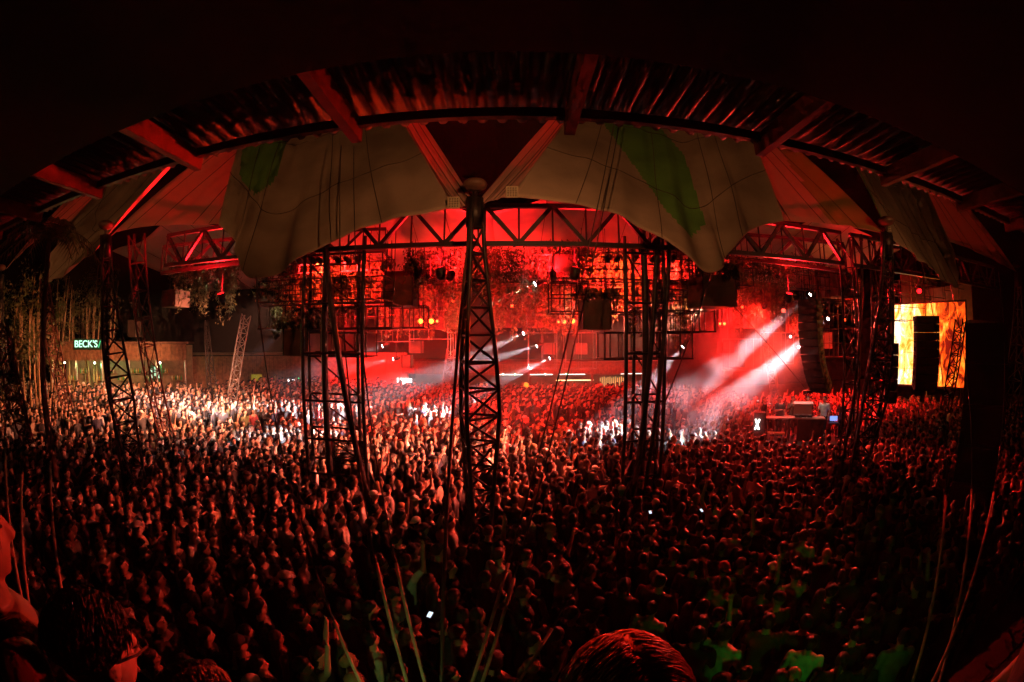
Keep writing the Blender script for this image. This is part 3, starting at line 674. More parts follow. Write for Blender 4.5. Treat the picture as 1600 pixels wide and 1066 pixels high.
# green floods under the deck edge; dim warm fills added to light the canvas
def flood(pos, tg, col, W, ang, blend, label): stage_light(pos, tg, col, W, ang, label, 3, .11, blend, 'floodlights under the viewing deck', name='deck_or_added_flood', radius=.03, stem_up=.12)
flood((2.4, 1.1, 2.45), (4.6, 6.0, 1.2), GRN, 11, 85, .9, 'green floodlight under the right half of the deck')
flood((-1.2, 1.1, 2.45), (-1.0, 5.2, 1.2), (.6, 1, .25), 22, 60, .9, 'green floodlight under the middle of the deck')
ZR = 7.46     # upper side of the eave, hiding the added warm fills
flood((.5, 3.5, ZR), (.2, 9.5, 8.9), (1, .36, .12), 300, 150, .9, 'added unseen dim warm fill light on the middle of the eave')
flood((-8.5, 3.5, ZR), (-8.0, 9.5, 9.0), (1, .36, .12), 110, 110, .9, 'added unseen dim warm fill light on the eave, left')
flood((9.0, 3.5, ZR), (9.5, 9.5, 9.0), (1, .36, .12), 125, 120, .9, 'added unseen dim warm fill light on the eave, right')
flood((-14, 3.5, ZR), (-15, 9.5, 8.2), (1, .38, .13), 80, 105, .9, 'added unseen dim warm fill light on the eave, far left')

# ================================================================== cages and planter cubes
def cage(px0, py0, px1, py1, Y, depth, nv, nh, label, r=.02, m=None, hang=True):
    a = PY(px0, py1, Y); b = PY(px1, py0, Y); x0, x1 = a.x, b.x; z0, z1 = min(a.z, b.z), max(a.z, b.z)
    t = thing('hanging_cage', ((x0 + x1) / 2, Y, z0), label, 'metal frame', 'hanging metal cages'); ys = (Y, Y + depth)
    for y in ys:
        for i in range(nv + 1):
            x = x0 + (x1 - x0) * i / nv; bar(t, 'upright', (x, y, z0), (x, y, z1), r if i in (0, nv) else r * .7, m)
        for j in range(nh + 1):
            z = z0 + (z1 - z0) * j / nh; bar(t, 'rail', (x0 - .03, y, z), (x1 + .03, y, z), r if j in (0, nh) else r * .8, m)
    for x in (x0, (x0 + x1) / 2, x1):
        for z in (z0, z1): bar(t, 'cross_rail', (x, Y, z), (x, Y + depth, z), r * .9, m)
    if hang:
        for x in (x0 + .1, x1 - .1): bar(t, 'hanger', (x, Y + depth / 2, z1), (x, Y + depth / 2, max(z1 + .5, 8.1)), r * .6, m)
    return t
cage(404, 431, 600, 473, 10.9, 1.0, 11, 2, 'wide hanging cage at upper left, under the left canopy tongue')
cage(404, 473, 612, 514, 10.8, 1.1, 11, 1, 'wide hanging cage just below the upper left one')
cage(484, 520, 572, 557, 10.6, .9, 5, 1, 'low hanging cage beside the planter cube, left scaffold')
cage(434, 394, 598, 430, 11.9, 1.2, 9, 2, 'cage in front of the bright red plant wall, left')
cage(905, 388, 1080, 440, 11.6, 1.2, 9, 3, 'cage in front of the bright red plant wall, right')
cage(862, 440, 1082, 487, 11.2, 1.0, 12, 2, 'wide hanging cage at upper right behind the scaffold')
cage(1035, 455, 1116, 518, 10.6, 1.0, 5, 2, 'hanging cage right of the right scaffold tower')
cage(945, 520, 1082, 562, 10.7, .9, 7, 1, 'lowest hanging cage across the right scaffold tower')
cage(404, 396, 470, 431, 12.6, .8, 5, 2, 'small cage behind the left canopy tongue')
cage(520, 476, 602, 514, 12.6, .8, 6, 2, 'deeper cage behind the lower left one')
cage(858, 394, 912, 440, 12.8, .8, 4, 2, 'cage around the flat planter box near the truss')
cage(600, 478, 662, 512, 13.0, .8, 4, 1, 'small cage under the large high planter cube')
cage(1078, 388, 1122, 455, 12.4, .8, 3, 3, 'narrow cage behind the right canopy tongue')
cage(985, 487, 1082, 520, 12.4, .8, 7, 1, 'flat cage behind the right scaffold tower')
cage(1142, 420, 1176, 445, 10.4, .8, 2, 1, 'small cage right of the hanging cube')
cage(1258, 430, 1330, 468, 13.0, 1.0, 4, 2, 'hanging cage above the big line array')
cage(1272, 470, 1330, 560, 15.0, 1.0, 4, 4, 'tall cage to the right of the big line array')
cage(1408, 452, 1500, 500, 14.5, 1.0, 6, 3, 'cage over the fire screen', m=STEEL)
cage(1500, 440, 1565, 505, 13.0, 1.0, 5, 3, 'cage at the far right over the black speaker tower')
for px0, py0, px1, py1, Y, lb in ((664, 398, 697, 437, 12.5, 'pale thin frame left of the central mast, upper'), (818, 398, 861, 437, 12.5, 'pale thin frame right of the central mast, upper'),
    (640, 486, 700, 530, 18, 'thin far frame under the red lamps'), (588, 515, 640, 534, 18, 'thin far frame beside the red lamps'), (700, 520, 708, 560, 18, 'narrow far frame left of the mast'),
    (826, 520, 870, 577, 19, 'thin far frame around the left red box'), (884, 520, 932, 577, 19, 'thin far frame around the right red box'), (1140, 530, 1190, 580, 19, 'thin far frame in the pink smoke'), (1200, 520, 1240, 570, 20, 'thin far frame left of the line array')):
    cage(px0, py0, px1, py1, Y, .8, 2, 1, lb, .016, STEEL_PALE)
def cube(px0, py0, px1, py1, Y, label, depth=None, m=None):
    a = PY(px0, py1, Y); b = PY(px1, py0, Y); x0, x1, z0, z1 = a.x, b.x, a.z, b.z; dp = depth or (x1 - x0)
    t = thing('planter_cube', ((x0 + x1) / 2, Y, z0), label, 'planter', 'hanging planter cubes'); m = m or PLANTER; c = Vector(((x0 + x1) / 2, Y + dp / 2, (z0 + z1) / 2)); sx, sy, sz = x1 - x0, dp, z1 - z0
    for nm, cc, s in (('side_panel', c + Vector((0, -sy / 2, 0)), (sx, .03, sz)), ('side_panel', c + Vector((0, sy / 2, 0)), (sx, .03, sz)), ('side_panel', c + Vector((-sx / 2 + .016, 0, 0)), (.03, sy - .034, sz)), ('side_panel', c + Vector((sx / 2 - .016, 0, 0)), (.03, sy - .034, sz)), ('bottom_panel', c + Vector((0, 0, -sz / 2 + .018)), (sx - .066, sy - .034, .03))):
        q = MB(); q.box(cc, s); q.build(nm, m, t)
    for x in (-1, 1):
        for y in (-1, 1): bar(t, 'edge_rail', c + Vector((x * sx / 2, y * (sy / 2 + .017), -sz / 2)), c + Vector((x * sx / 2, y * (sy / 2 + .017), sz / 2)), .02)
        bar(t, 'hanger', c + Vector((x * sx / 2.2, 0, sz / 2)), c + Vector((x * sx / 2.2, 0, max(sz / 2 + .3, 8.1 - c.z))), .012)
    return t
cube(601, 423, 645, 478, 12.2, 'large dark planter cube left of the central mast, hanging high')
cube(443, 513, 481, 556, 10.5, 'dark planter cube at the left end of the low cage')
cube(912, 468, 954, 515, 11.0, 'dark planter cube right of the central mast')
cube(1099, 432, 1149, 478, 9.5, 'dark planter cube right under the right canopy tongue')
cube(866, 398, 904, 424, 12.6, 'flat planter box near the roof truss, right of the mast')
cube(252, 452, 275, 480, 13.5, 'red lit planter cube among the left hanging plants')
cube(639, 533, 658, 552, 19, 'small far red box left of the mast, upper'); cube(628, 555, 642, 575, 19, 'small far red box left of the mast, lower')
cube(849, 536, 868, 554, 19.2, 'small far red box right of the mast, left of two'); cube(899, 536, 918, 554, 19.2, 'small far red box right of the mast, right of two')
cube(1130, 535, 1146, 552, 19.5, 'small far red box in the pink smoke'); cube(1145, 575, 1172, 592, 22, 'flat red far box low in the smoke')
cube(1285, 520, 1300, 545, 18, 'small red box right of the line array'); cube(1310, 430, 1336, 462, 13.5, 'dark planter cube above the stage right')
cube(1520, 452, 1562, 500, 12.5, 'red lit planter box at far right above the speaker tower')
cube(200, 500, 212, 527, 20, 'grey ribbed box hanging behind the left mast', .5)

# ================================================================== foliage
def leaf_mesh(name, strands, m, per_m=55, size=.06, spread=.10, seed=0):
    """strands: list of polylines; leaf quads scattered along them"""
    g = np.random.default_rng(seed); P = []; D = []
    for s in strands:
        s = np.array([tuple(v) for v in s]); seg = np.diff(s, axis=0); L = np.linalg.norm(seg, axis=1); tot = L.sum(); n = max(4, int(tot * per_m)); cs = np.concatenate([[0], np.cumsum(L)])
        u = g.uniform(0, tot, n); k = np.clip(np.searchsorted(cs, u) - 1, 0, len(L) - 1); f = (u - cs[k]) / L[k]
        P.append(s[k] + seg[k] * f[:, None] + g.normal(0, spread, (n, 3)))
    P = np.concatenate(P); n = len(P)
    a = g.normal(0, 1, (n, 3)); a[:, 2] -= .8; a /= np.linalg.norm(a, axis=1)[:, None]
    b = np.cross(a, g.normal(0, 1, (n, 3))); b /= np.linalg.norm(b, axis=1)[:, None]
    sz = size * g.uniform(.6, 1.5, n)[:, None]; c = np.cross(a, b) * sz * .18
    V = np.stack([P, P + a * sz * .9 + b * sz * .42 + c, P + a * sz * 2.0, P + a * sz * .9 - b * sz * .42 + c], 1).reshape(-1, 3)
    F = np.arange(n * 4).reshape(-1, 4)
    me = bpy.data.meshes.new(name); me.vertices.add(n * 4); me.vertices.foreach_set('co', V.astype(np.float32).ravel())
    me.loops.add(n * 4); me.loops.foreach_set('vertex_index', F.astype(np.int32).ravel())
    me.polygons.add(n); me.polygons.foreach_set('loop_start', np.arange(0, n * 4, 4, dtype=np.int32)); me.polygons.foreach_set('loop_total', np.full(n, 4, dtype=np.int32))
    me.materials.append(m); me.update(); me.validate(); return me
def strand(p, length, sway=.12):
    pts = [Vector(p)]; k = max(3, int(length / .25))
    for i in range(k): pts.append(pts[-1] + Vector((R.gauss(0, sway * .35), R.gauss(0, sway * .35), -length / k)))
    return pts
def vine(p, length, label, group, nst=3, m=None, per_m=60, size=.055, spread=.09):
    p = Vector(p); t = thing('hanging_vine', p, label, 'vine', group)
    st = [strand(p + Vector((R.gauss(0, .12), R.gauss(0, .12), 0)), length * R.uniform(.6, 1)) for _ in range(nst)]
    for s in st:
        q = MB(); q.path(s, .008, 4); q.build('stem', STEM, t)
    me = leaf_mesh('foliage', [[v - p for v in s] for s in st], m or LEAF, per_m, size, spread, R.randrange(10 ** 6))
    o = put('foliage', me, t, p); o['kind'] = 'stuff'
    return t
def plant_wall(px0, py0, px1, py1, Y, label, n=60, m=None):
    a = PY(px0, py1, Y); b = PY(px1, py0, Y); st = []
    for i in range(n):
        x = R.uniform(a.x, b.x); st.append(strand((x, Y + R.uniform(0, .5), b.z - R.uniform(0, .3)), (b.z - a.z) * R.uniform(.55, 1.1), .08))
    c = Vector(((a.x + b.x) / 2, Y, b.z)); t = thing('plant_wall', c, label, 'plants', 'hanging plant walls')
    o = put('foliage', leaf_mesh('foliage', [[v - c for v in s] for s in st], m or LEAF, 75, .06, .07, R.randrange(10 ** 6)), t, c); o['kind'] = 'stuff'
    q = MB(); q.box((c.x, Y + .7, (a.z + b.z) / 2), (b.x - a.x, .04, b.z - a.z)); q.build('backing_panel', PLANTER, t)
    for i in range(7):
        x = a.x + (b.x - a.x) * (i + .5) / 7; bar(t, 'backing_slat', (x, Y + .62, a.z), (x, Y + .62, b.z), .03, WOOD, 'box')
plant_wall(438, 396, 590, 470, 13.3, 'bright red lit wall of hanging plants left of the mast')
plant_wall(905, 392, 1075, 478, 13.3, 'bright red lit wall of hanging plants right of the mast')
plant_wall(1290, 425, 1345, 470, 16, 'red lit hanging plants above the big line array', 26)
plant_wall(1425, 445, 1560, 498, 15.5, 'orange and red lit hanging plants above the fire screen', 40)
plant_wall(1240, 470, 1290, 520, 18, 'dim red hanging plants behind the big line array', 20)
plant_wall(590, 440, 720, 515, 17.5, 'red lit foliage behind the glowing lamps left of the mast', 46)
plant_wall(770, 440, 905, 512, 17.5, 'red lit foliage behind the glowing lamps right of the mast', 46)
plant_wall(1150, 440, 1230, 512, 18.5, 'red lit foliage in the stage smoke', 26)
vines = []
for i in range(30):
    px = R.uniform(640, 905); Y = R.uniform(12.0, 15.5); vines.append((px, R.uniform(386, 398), Y, R.uniform(.9, 2.0), 'leafy vine hanging from the truss around the central mast', 'vines around the central mast', LEAF))
for px, ye, Y in ((705, 470, 12.3), (765, 472, 12.2), (655, 468, 12.6), (852, 560, 14), (815, 500, 13), (828, 475, 13.5), (885, 520, 14.5), (1055, 545, 12.5), (1050, 500, 13)):
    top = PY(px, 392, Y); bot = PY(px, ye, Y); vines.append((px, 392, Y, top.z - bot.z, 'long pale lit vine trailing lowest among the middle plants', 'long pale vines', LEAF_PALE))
for i in range(22):
    px = R.uniform(258, 376); Y = R.uniform(12.5, 14.5); vines.append((px, R.uniform(402, 412), Y, R.uniform(.8, 1.7), 'green vine hanging from the left oblique truss', 'vines under the left truss', LEAF))
for px, ye in ((312, 508), (347, 505), (366, 500), (325, 495), (287, 488)):
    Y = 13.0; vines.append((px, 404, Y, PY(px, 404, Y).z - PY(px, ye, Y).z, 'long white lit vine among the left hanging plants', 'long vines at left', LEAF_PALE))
for i in range(14):
    px = R.uniform(405, 600); Y = R.uniform(10.9, 11.7); vines.append((px, R.choice((432, 474)), Y, R.uniform(.4, .9), 'short vine spilling through the left hanging cage', 'vines in the left cages', LEAF))
for i in range(20):
    px = R.uniform(1140, 1260); Y = R.uniform(11, 16); vines.append((px, R.uniform(398, 410), Y, R.uniform(.7, 1.6), 'grey green vine hanging above the stage smoke', 'vines above the stage', LEAF))
for i in range(10):
    px = R.uniform(960, 1110); Y = R.uniform(10.8, 12.5); vines.append((px, R.choice((440, 487)), Y, R.uniform(.4, .9), 'short vine spilling through the right hanging cage', 'vines in the right cages', LEAF))
for px, py, Y, L, lb, g, m in vines: vine(PY(px, py, Y), L, lb, g, R.choice((2, 3, 4)), m, 65)
for px, py, Y in ((462, 512, 10.9), (623, 423, 12.6), (933, 468, 11.4), (1124, 432, 9.9), (885, 398, 12.9)):
    c = PY(px, py, Y); t = thing('trailing_plant', c, 'bushy plant growing out of the %s' % {462: 'left low planter cube', 623: 'large high planter cube', 933: 'planter cube right of the mast', 1124: 'cube under the right tongue', 885: 'flat planter box near the truss'}[px], 'plant', 'plants in the cubes')
    st = []
    for i in range(16):
        a = R.uniform(0, 6.28); p = c + Vector((math.cos(a) * .3, math.sin(a) * .3, .05)); st.append([p, p + Vector((math.cos(a) * .2, math.sin(a) * .2, .22)), p + Vector((math.cos(a) * .34, math.sin(a) * .34, -.15 * R.random()))])
    o = put('foliage', leaf_mesh('foliage', [[v - c for v in s] for s in st], LEAF, 60, .06, .06, 5 + px), t, c); o['kind'] = 'stuff'
def frond_plant(base, n, L, label, cat='plant', name='spiky_plant', trunk=0, m=None, width=.05, group=None, droop=.7):
    base = Vector(base); t = thing(name, base, label, cat, group); c = base + Vector((0, 0, trunk))
    if trunk:
        q = MB(); q.path([base + Vector((.05 * math.sin(i), 0, trunk * i / 10)) for i in range(11)], [.11 - .004 * i for i in range(11)], 8); q.build('trunk', STEM, t, True)
    for i in range(n):
        a = 2 * PI * i / n + R.uniform(-.2, .2); el = R.uniform(.25, 1.25); b = MB(); pts = []
        for k in range(9):
            s = k / 8; pts.append(c + Vector((math.cos(a) * L * s * math.cos(el), math.sin(a) * L * s * math.cos(el), L * (s * math.sin(el) - droop * s * s))))
        sd = Vector((-math.sin(a), math.cos(a), 0))
        if trunk:
            for k in range(1, 8):
                for s_ in (-1, 1):
                    for h in (0, .5):
                        p = pts[k].lerp(pts[k + 1], h); d = (pts[k + 1] - pts[k]).normalized(); tip = p + sd * s_ * L * .26 * math.sin(PI * (.12 + .8 * (k + h) / 8)) + d * L * .12 - Vector((0, 0, L * .12))
                        b.add([p - d * .02, p + d * .02, tip], [(0, 1, 2)])
            b.path(pts, .015, 4)
        else:
            b.add([p + sd * width * math.sin(PI * min(.97, .15 + .85 * k / 8)) for k, p in enumerate(pts)] + [p - sd * width * math.sin(PI * min(.97, .15 + .85 * k / 8)) + Vector((0, 0, .01)) for k, p in enumerate(pts)], [(k, k + 1, 9 + k + 1, 9 + k) for k in range(8)])
        b.build('frond', m or LEAF, t)
frond_plant(PD(72, 425, 12.5) - Vector((0, 0, 5.6)), 26, 1.7, 'dark palm tree crown against the sky at left', 'palm', 'palm_tree', 6.4)
frond_plant(PZ(490, 735, 1.2), 16, 1.0, 'spiky green plant at the foot of the left scaffold', width=.035)
frond_plant(PZ(1452, 850, 1.3), 18, 1.0, 'spiky plant glinting red by the right guy sleeves', width=.03)
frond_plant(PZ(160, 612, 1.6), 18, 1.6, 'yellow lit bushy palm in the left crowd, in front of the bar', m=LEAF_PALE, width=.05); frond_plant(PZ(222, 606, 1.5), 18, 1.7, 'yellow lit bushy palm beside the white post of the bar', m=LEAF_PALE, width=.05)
BAMB = mat('bamboo_culm', (.30, .20, .10), .5, 0, .35, 3)
for i in range(17):
    px = 2 + i * 10.8 + R.uniform(-3, 3); dist = R.uniform(23, 27) if px < 85 else R.uniform(32, 35); p = PD(px, 560, dist); h = hfun(p.x, p.y); hh = R.uniform(5.5, 8.5) if px < 85 else R.uniform(7, 9.5)
    t = thing('bamboo', (p.x, p.y, h), 'tall bamboo clump in the screen behind the left crowd', 'bamboo', 'bamboo screen at left')
    for k in range(3):
        o_ = Vector((R.gauss(0, .22), R.gauss(0, .22), 0)); a = Vector((p.x, p.y, h)) + o_; b = a + Vector((R.gauss(0, .25), R.gauss(0, .25), hh * R.uniform(.8, 1)))
        q = MB(); q.path([a.lerp(b, j / 6) for j in range(7)], [.065, .06, .06, .055, .05, .04, .02], 7); cu = q.build('culm', BAMB, t, True)
        for j in range(1, 6): bar(cu, 'node_ring', a.lerp(b, j / 6 - .004), a.lerp(b, j / 6 + .004), .072, BAMB)
    c = Vector((p.x, p.y, h)); st = [strand((p.x + R.gauss(0, .4), p.y + R.gauss(0, .4), h + hh * R.uniform(.55, 1.05)), .6, .5) for _ in range(9)]
    o = put('foliage', leaf_mesh('foliage', [[v - c for v in s] for s in st], LEAF, 50, .09, .16, 100 + i), t, c); o['kind'] = 'stuff'

# ================================================================== stage: screen, speakers, DJ booth
def fire_screen():
    a = PD(1396, 520, 26); b = PD(1509, 520, 25); d = (b - a); d.z = 0; W = d.length; d.normalize(); out = Vector((d.y, -d.x, 0)); c = (a + b) / 2; z0, z1 = 2.75, 6.9
    t = thing('led_screen', (c.x, c.y, z0), 'large LED screen filled with white and orange flames at right', 'screen'); rot = Matrix.Rotation(math.atan2(d.y, d.x), 3, 'Z')
    m = bpy.data.materials.new('fire_picture'); m.use_nodes = True; nt = m.node_tree; N = nt.nodes; L = nt.links; bs = N['Principled BSDF']
    tc = N.new('ShaderNodeTexCoord'); mp = N.new('ShaderNodeMapping'); mp.inputs['Scale'].default_value = (1.6, 1, .75); n1 = N.new('ShaderNodeTexNoise'); n1.inputs['Scale'].default_value = 1.3; n1.inputs['Detail'].default_value = 9; n1.inputs['Roughness'].default_value = .62; n1.inputs['Distortion'].default_value = 1.2
    sx = N.new('ShaderNodeSeparateXYZ'); mr = N.new('ShaderNodeMapRange'); mr.inputs[1].default_value = -W / 2; mr.inputs[2].default_value = W * .35; mr.inputs[3].default_value = .26; mr.inputs[4].default_value = -.10
    ad = N.new('ShaderNodeMath'); ad.operation = 'ADD'; rp = N.new('ShaderNodeValToRGB'); e = rp.color_ramp.elements
    e[0].position = .36; e[0].color = (.10, .004, .001, 1); e[1].position = .82; e[1].color = (1, .92, .72, 1)
    for p_, c_ in ((.47, (.85, .07, .004, 1)), (.58, (1, .28, .02, 1)), (.7, (1, .62, .16, 1))): x = e.new(p_); x.color = c_
    L.new(tc.outputs['Object'], mp.inputs[0]); L.new(mp.outputs[0], n1.inputs['Vector']); L.new(tc.outputs['Object'], sx.inputs[0]); L.new(sx.outputs[0], mr.inputs[0]); L.new(n1.outputs['Fac'], ad.inputs[0]); L.new(mr.outputs[0], ad.inputs[1]); L.new(ad.outputs[0], rp.inputs[0])
    L.new(rp.outputs[0], bs.inputs['Emission Color']); bs.inputs['Emission Strength'].default_value = 2.2; bs.inputs['Base Color'].default_value = (.02, .02, .02, 1)
    q = MB(); q.box((0, 0, (z1 - z0) / 2), (W, .06, z1 - z0)); o = put('picture_panel', q.mesh('picture_panel', m), t, (c.x, c.y, z0)); o.rotation_euler = (0, 0, math.atan2(d.y, d.x))
    for k in range(1, 6): a_ = c + d * (W * (k / 6 - .5)) + out * .036; bar(t, 'panel_joint', (a_.x, a_.y, z0), (a_.x, a_.y, z1), .006, BLACK)
    for k in range(1, 5): a_ = c - d * W / 2 + out * .036; b_ = c + d * W / 2 + out * .036; z = z0 + (z1 - z0) * k / 5; bar(t, 'panel_joint', (a_.x, a_.y, z), (b_.x, b_.y, z), .006, BLACK)
    for k in (-1, 1):
        q = MB(); q.box(c + d * k * (W / 2 + .05) + Vector((0, 0, (z0 + z1) / 2 - c.z)), (.08, .12, z1 - z0 + .2), 0, rot); q.build('frame_side', BLACK, t)
        z = z0 - .05 if k < 0 else z1 + .05; q = MB(); q.box((c.x, c.y, z), (W, .12, .08), 0, rot); q.build('frame_rail', BLACK, t)
        pb = c + d * k * W * .45 - out * .3; bar(t, 'support_post', (pb.x, pb.y, .2), (pb.x, pb.y, z1), .06)
fire_screen()
def line_array(top, n, sz, w, face, t0, t1, label):
    """n boxes hung from top, curving away from the faced direction towards the bottom"""
    p = Vector(top); t = thing('line_array', p, label, 'speaker', 'hanging line arrays'); rz = Matrix.Rotation(math.atan2(face[0], -face[1]), 3, 'Z'); dp = w * .62
    for i in range(n):
        f = i / (n - 1); rot = rz @ Matrix.Rotation(t0 + (t1 - t0) * f ** 1.6, 3, 'X'); up = rot @ Vector((0, 0, 1)); c = p - up * sz / 2; s = sz * .97; hw = w / 2; b = MB()
        b.loft([[c + rot @ Vector(q) for q in ((-hw, -dp / 2, z), (hw, -dp / 2, z), (hw * .86, dp / 2, z), (-hw * .86, dp / 2, z))] for z in (-s / 2, s / 2)]); bx = b.build('speaker_box', CASE, t)
        g = MB(); g.box(c + rot @ Vector((0, -dp / 2 - .008, 0)), (w * .92, .012, s * .82), 0, rot); g.build('grille', BLACK, bx)
        for k in (-1, 1): g = MB(); g.box(c + rot @ Vector((k * (hw * .95 + .004), 0, 0)), (.03, dp * .35, s * .5), 0, rot); g.build('side_bracket', STEEL_PALE, bx)
        p = p - up * sz
    bar(t, 'fly_cable', Vector(top), Vector(top) + Vector((0, 0, max(.8, 8.3 - top[2]))), .02)
line_array(PD(1266, 468, 15.6), 13, .255, .78, (-.9, -.35), -.03, .85, 'big curved line array speaker hanging beside the white beams')
line_array(PD(1446, 494, 16), 9, .26, .9, (-.55, -.8), 0, .12, 'black line array speaker hanging before the fire screen')
line_array(PD(1393, 536, 15), 5, .37, .45, (-.5, -.8), 0, 0, 'narrow black hanging speaker left of the fire screen')
def speaker_stack(px, dist, w, n, h, label):
    p = PD(px, 600, dist); t = thing('speaker_stack', (p.x, p.y, 0), label, 'speaker stack'); yaw = math.atan2(p.x, p.y); rot = Matrix.Rotation(-yaw, 3, 'Z')
    for i in range(n):
        c = Vector((p.x, p.y, h * (i + .5))); q = MB(); q.box(c, (w + R.uniform(-.02, .02), .9, h - .015), 0, rot); b = q.build('cabinet', CASE, t)
        q = MB(); q.box(c + rot @ Vector((0, -.46, 0)), (w * .88, .02, h * .84), 0, rot); q.build('grille', BLACK, b)
        for k in (-1, 1): q = MB(); q.box(c + rot @ Vector((k * (w / 2 + .014), 0, 0)), (.02, .2, .12), 0, rot); q.build('handle', STEEL, b)
speaker_stack(1540, 12, 1.15, 6, .9, 'tall black speaker tower at the right edge of the stage')
def dj_stage():
    Z = .95; c = PZ(1244, 690, Z); yaw = math.radians(-32); rot = Matrix.Rotation(yaw, 3, 'Z')
    def W(x, y, z): return c + rot @ Vector((x * .74, y * .74, 0)) + Vector((0, 0, z))
    t = thing('stage_riser', (c.x, c.y, 0), 'black stage riser under the DJ booth', 'stage')
    for i in range(6): q = MB(); q.box(W(-2.5 + i * 1.1, .6, -.06), (.80, 2.2, .1), 0, rot); q.build('deck_panel', BLACK, t)
    q = MB(); q.box(W(.25, .6, -.6), (4.6, 2.0, .85), 0, rot); q.build('skirt', BLACK, t)
    t = thing('dj_table', W(.55, .5, 0), 'dark DJ table with black front and a light top edge', 'table')
    q = MB(); q.box(W(.55, .5, .93), (1.62, .6, .05), 0, rot); q.build('table_top', mat('table_top', (.35, .3, .26), .4), t)
    q = MB(); q.box(W(.75, .12, .45), (1.1, .04, .9), 0, rot); q.build('front_panel', BLACK, t)
    for x in (-.45, 1.55):
        for y in (.2, .8): a = W(x, y, 0); bar(t, 'leg', a, a + Vector((0, 0, .9)), .03)
    t = thing('side_table', W(-1.2, .5, 0), 'slim trestle table left of the DJ table', 'table')
    q = MB(); q.box(W(-1.2, .5, .9), (.96, .45, .05), 0, rot); q.build('table_top', mat('table_top', (.35, .3, .26), .4), t)
    for x in (-1.75, -.65):
        for y in (.25, .75): a = W(x, y, 0); bar(t, 'leg', a, a + Vector((0, 0, .88)), .03)
    q = MB(); q.box(W(-1.2, .5, .25), (.9, .38, .05), 0, rot); q.build('lower_shelf', mat('shelf_yellow', (.45, .38, .12), .5), t)
    t = thing('mixer_shield', W(.35, .7, .96), 'pale angled equipment shield on the DJ table', 'equipment')
    q = MB(); q.box(W(.35, .95, 1.24), (.8, .05, .5), 0, rot @ Matrix.Rotation(-.15, 3, 'X')); q.build('back_board', mat('pale_board', (.55, .53, .5), .5), t)
    q = MB(); q.box(W(.35, .75, 1.5), (.85, .42, .04), 0, rot @ Matrix.Rotation(.12, 3, 'X')); q.build('top_board', mat('pale_board', (.55, .53, .5), .5), t)
    for k in range(3):
        q = MB(); q.box(W(0 + k * .36, .45, 1.0), (.24, .28, .08), 0, rot); d = q.build('deck_player', BLACK, t)
        e = W(k * .36, .42, 1.055); q = MB(); q.path([e, e + Vector((0, 0, .015))], .1, 14); q.build('jog_wheel', STEEL_PALE, d)
    # monitor with a lit X
    t = thing('monitor_speaker', W(-2.25, .3, 0), 'black monitor box with a lit white X on its side', 'speaker')
    q = MB(); q.box(W(-2.25, .45, .6), (.5, .5, 1.05), 0, rot); q.build('cabinet', CASE, t)
    EX = emit('x_white', (1, .98, .9), 7); s0 = W(-2.36, .045, .66) + rot @ Vector((0, -.03, 0))
    for sg in (-1, 1): q = MB(); q.box(s0 + rot @ Vector((0, -.01 * (sg + 1), 0)), (.06, .02, .46), 0, rot @ Matrix.Rotation(.38 * sg, 3, 'Y')); q.build('letter_stroke', EX, t)
    t = thing('laptop', W(2.25, .5, .72), 'open laptop with a pale blue screen on a stand beside the DJ table', 'laptop')
    q = MB(); q.box(W(2.25, .5, .74), (.42, .3, .02), 0, rot); q.build('keyboard', BLACK, t); q = MB(); q.box(W(2.25, .68, .89), (.34, .02, .2), 0, rot @ Matrix.Rotation(-.2, 3, 'X')); q.build('display', emit('laptop_blue', (.25, .4, 1), 1.1), t)
    t = thing('laptop_stand', W(2.25, .5, 0), 'small black stand carrying the laptop', 'stand'); q = MB(); q.box(W(2.25, .5, .70), (.5, .4, .03), 0, rot); q.build('shelf', BLACK, t)
    for x in (-.2, .2): a = W(2.25 + x, .5, 0); bar(t, 'leg', a, a + Vector((0, 0, .69)), .02)
    return W, yaw
STAGE_W, STAGE_YAW = dj_stage()

p = STAGE_W(.3, .2, 4.6)
stage_light(p, STAGE_W(.4, .6, 1.0), (1, .75, .6), 260, 60, 'small warm lamp hung over the DJ table', 8, .07, .8, None)
# ================================================================== people
SKINS = [mat('skin_%d' % i, c, .5, 0, .08, 12, spec=.4) for i, c in enumerate(((.52, .33, .24), (.40, .24, .16), (.30, .17, .11), (.60, .40, .30)))]
SHIRTN = ['black', 'dark grey', 'navy', 'white', 'dark red', 'olive green', 'beige', 'charcoal', 'pale grey', 'brown', 'cream', 'teal']
SHIRTC = [(.012, .012, .013), (.045, .045, .05), (.015, .02, .05), (.72, .70, .66), (.16, .015, .02), (.07, .08, .03), (.42, .33, .22), (.025, .025, .027), (.35, .35, .36), (.11, .06, .035), (.60, .54, .42), (.03, .12, .13)]
SHIRTW = [42, 12, 10, 6, 4, 3, 3, 18, 2, 3, 2, 1]
SHIRTS = [mat('shirt_' + n.replace(' ', '_'), c, .85, 0, .2, 10, .3, 60) for n, c in zip(SHIRTN, SHIRTC)]
PANTS = [mat('trousers_dark', (.02, .02, .025), .8), mat('jeans_blue', (.04, .055, .10), .8)]
SHOE = mat('shoe_dark', (.03, .03, .03), .6)
HAIRN = ['black', 'dark brown', 'fair']
HAIRS = [mat('hair_black', (.010, .008, .007), .45, bump=.6, bscale=90), mat('hair_brown', (.035, .018, .010), .45, bump=.6, bscale=90), mat('hair_fair', (.30, .19, .09), .5, bump=.6, bscale=90)]
CAPN = ['white', 'black', 'red']
CAPS = [mat('cap_white', (.70, .67, .62), .8), mat('cap_black', (.02, .02, .02), .8), mat('cap_red', (.35, .02, .02), .8)]
EYE_M = mat('eye_dark', (.035, .02, .015), .3); LIP = mat('lip', (.30, .10, .08), .5)
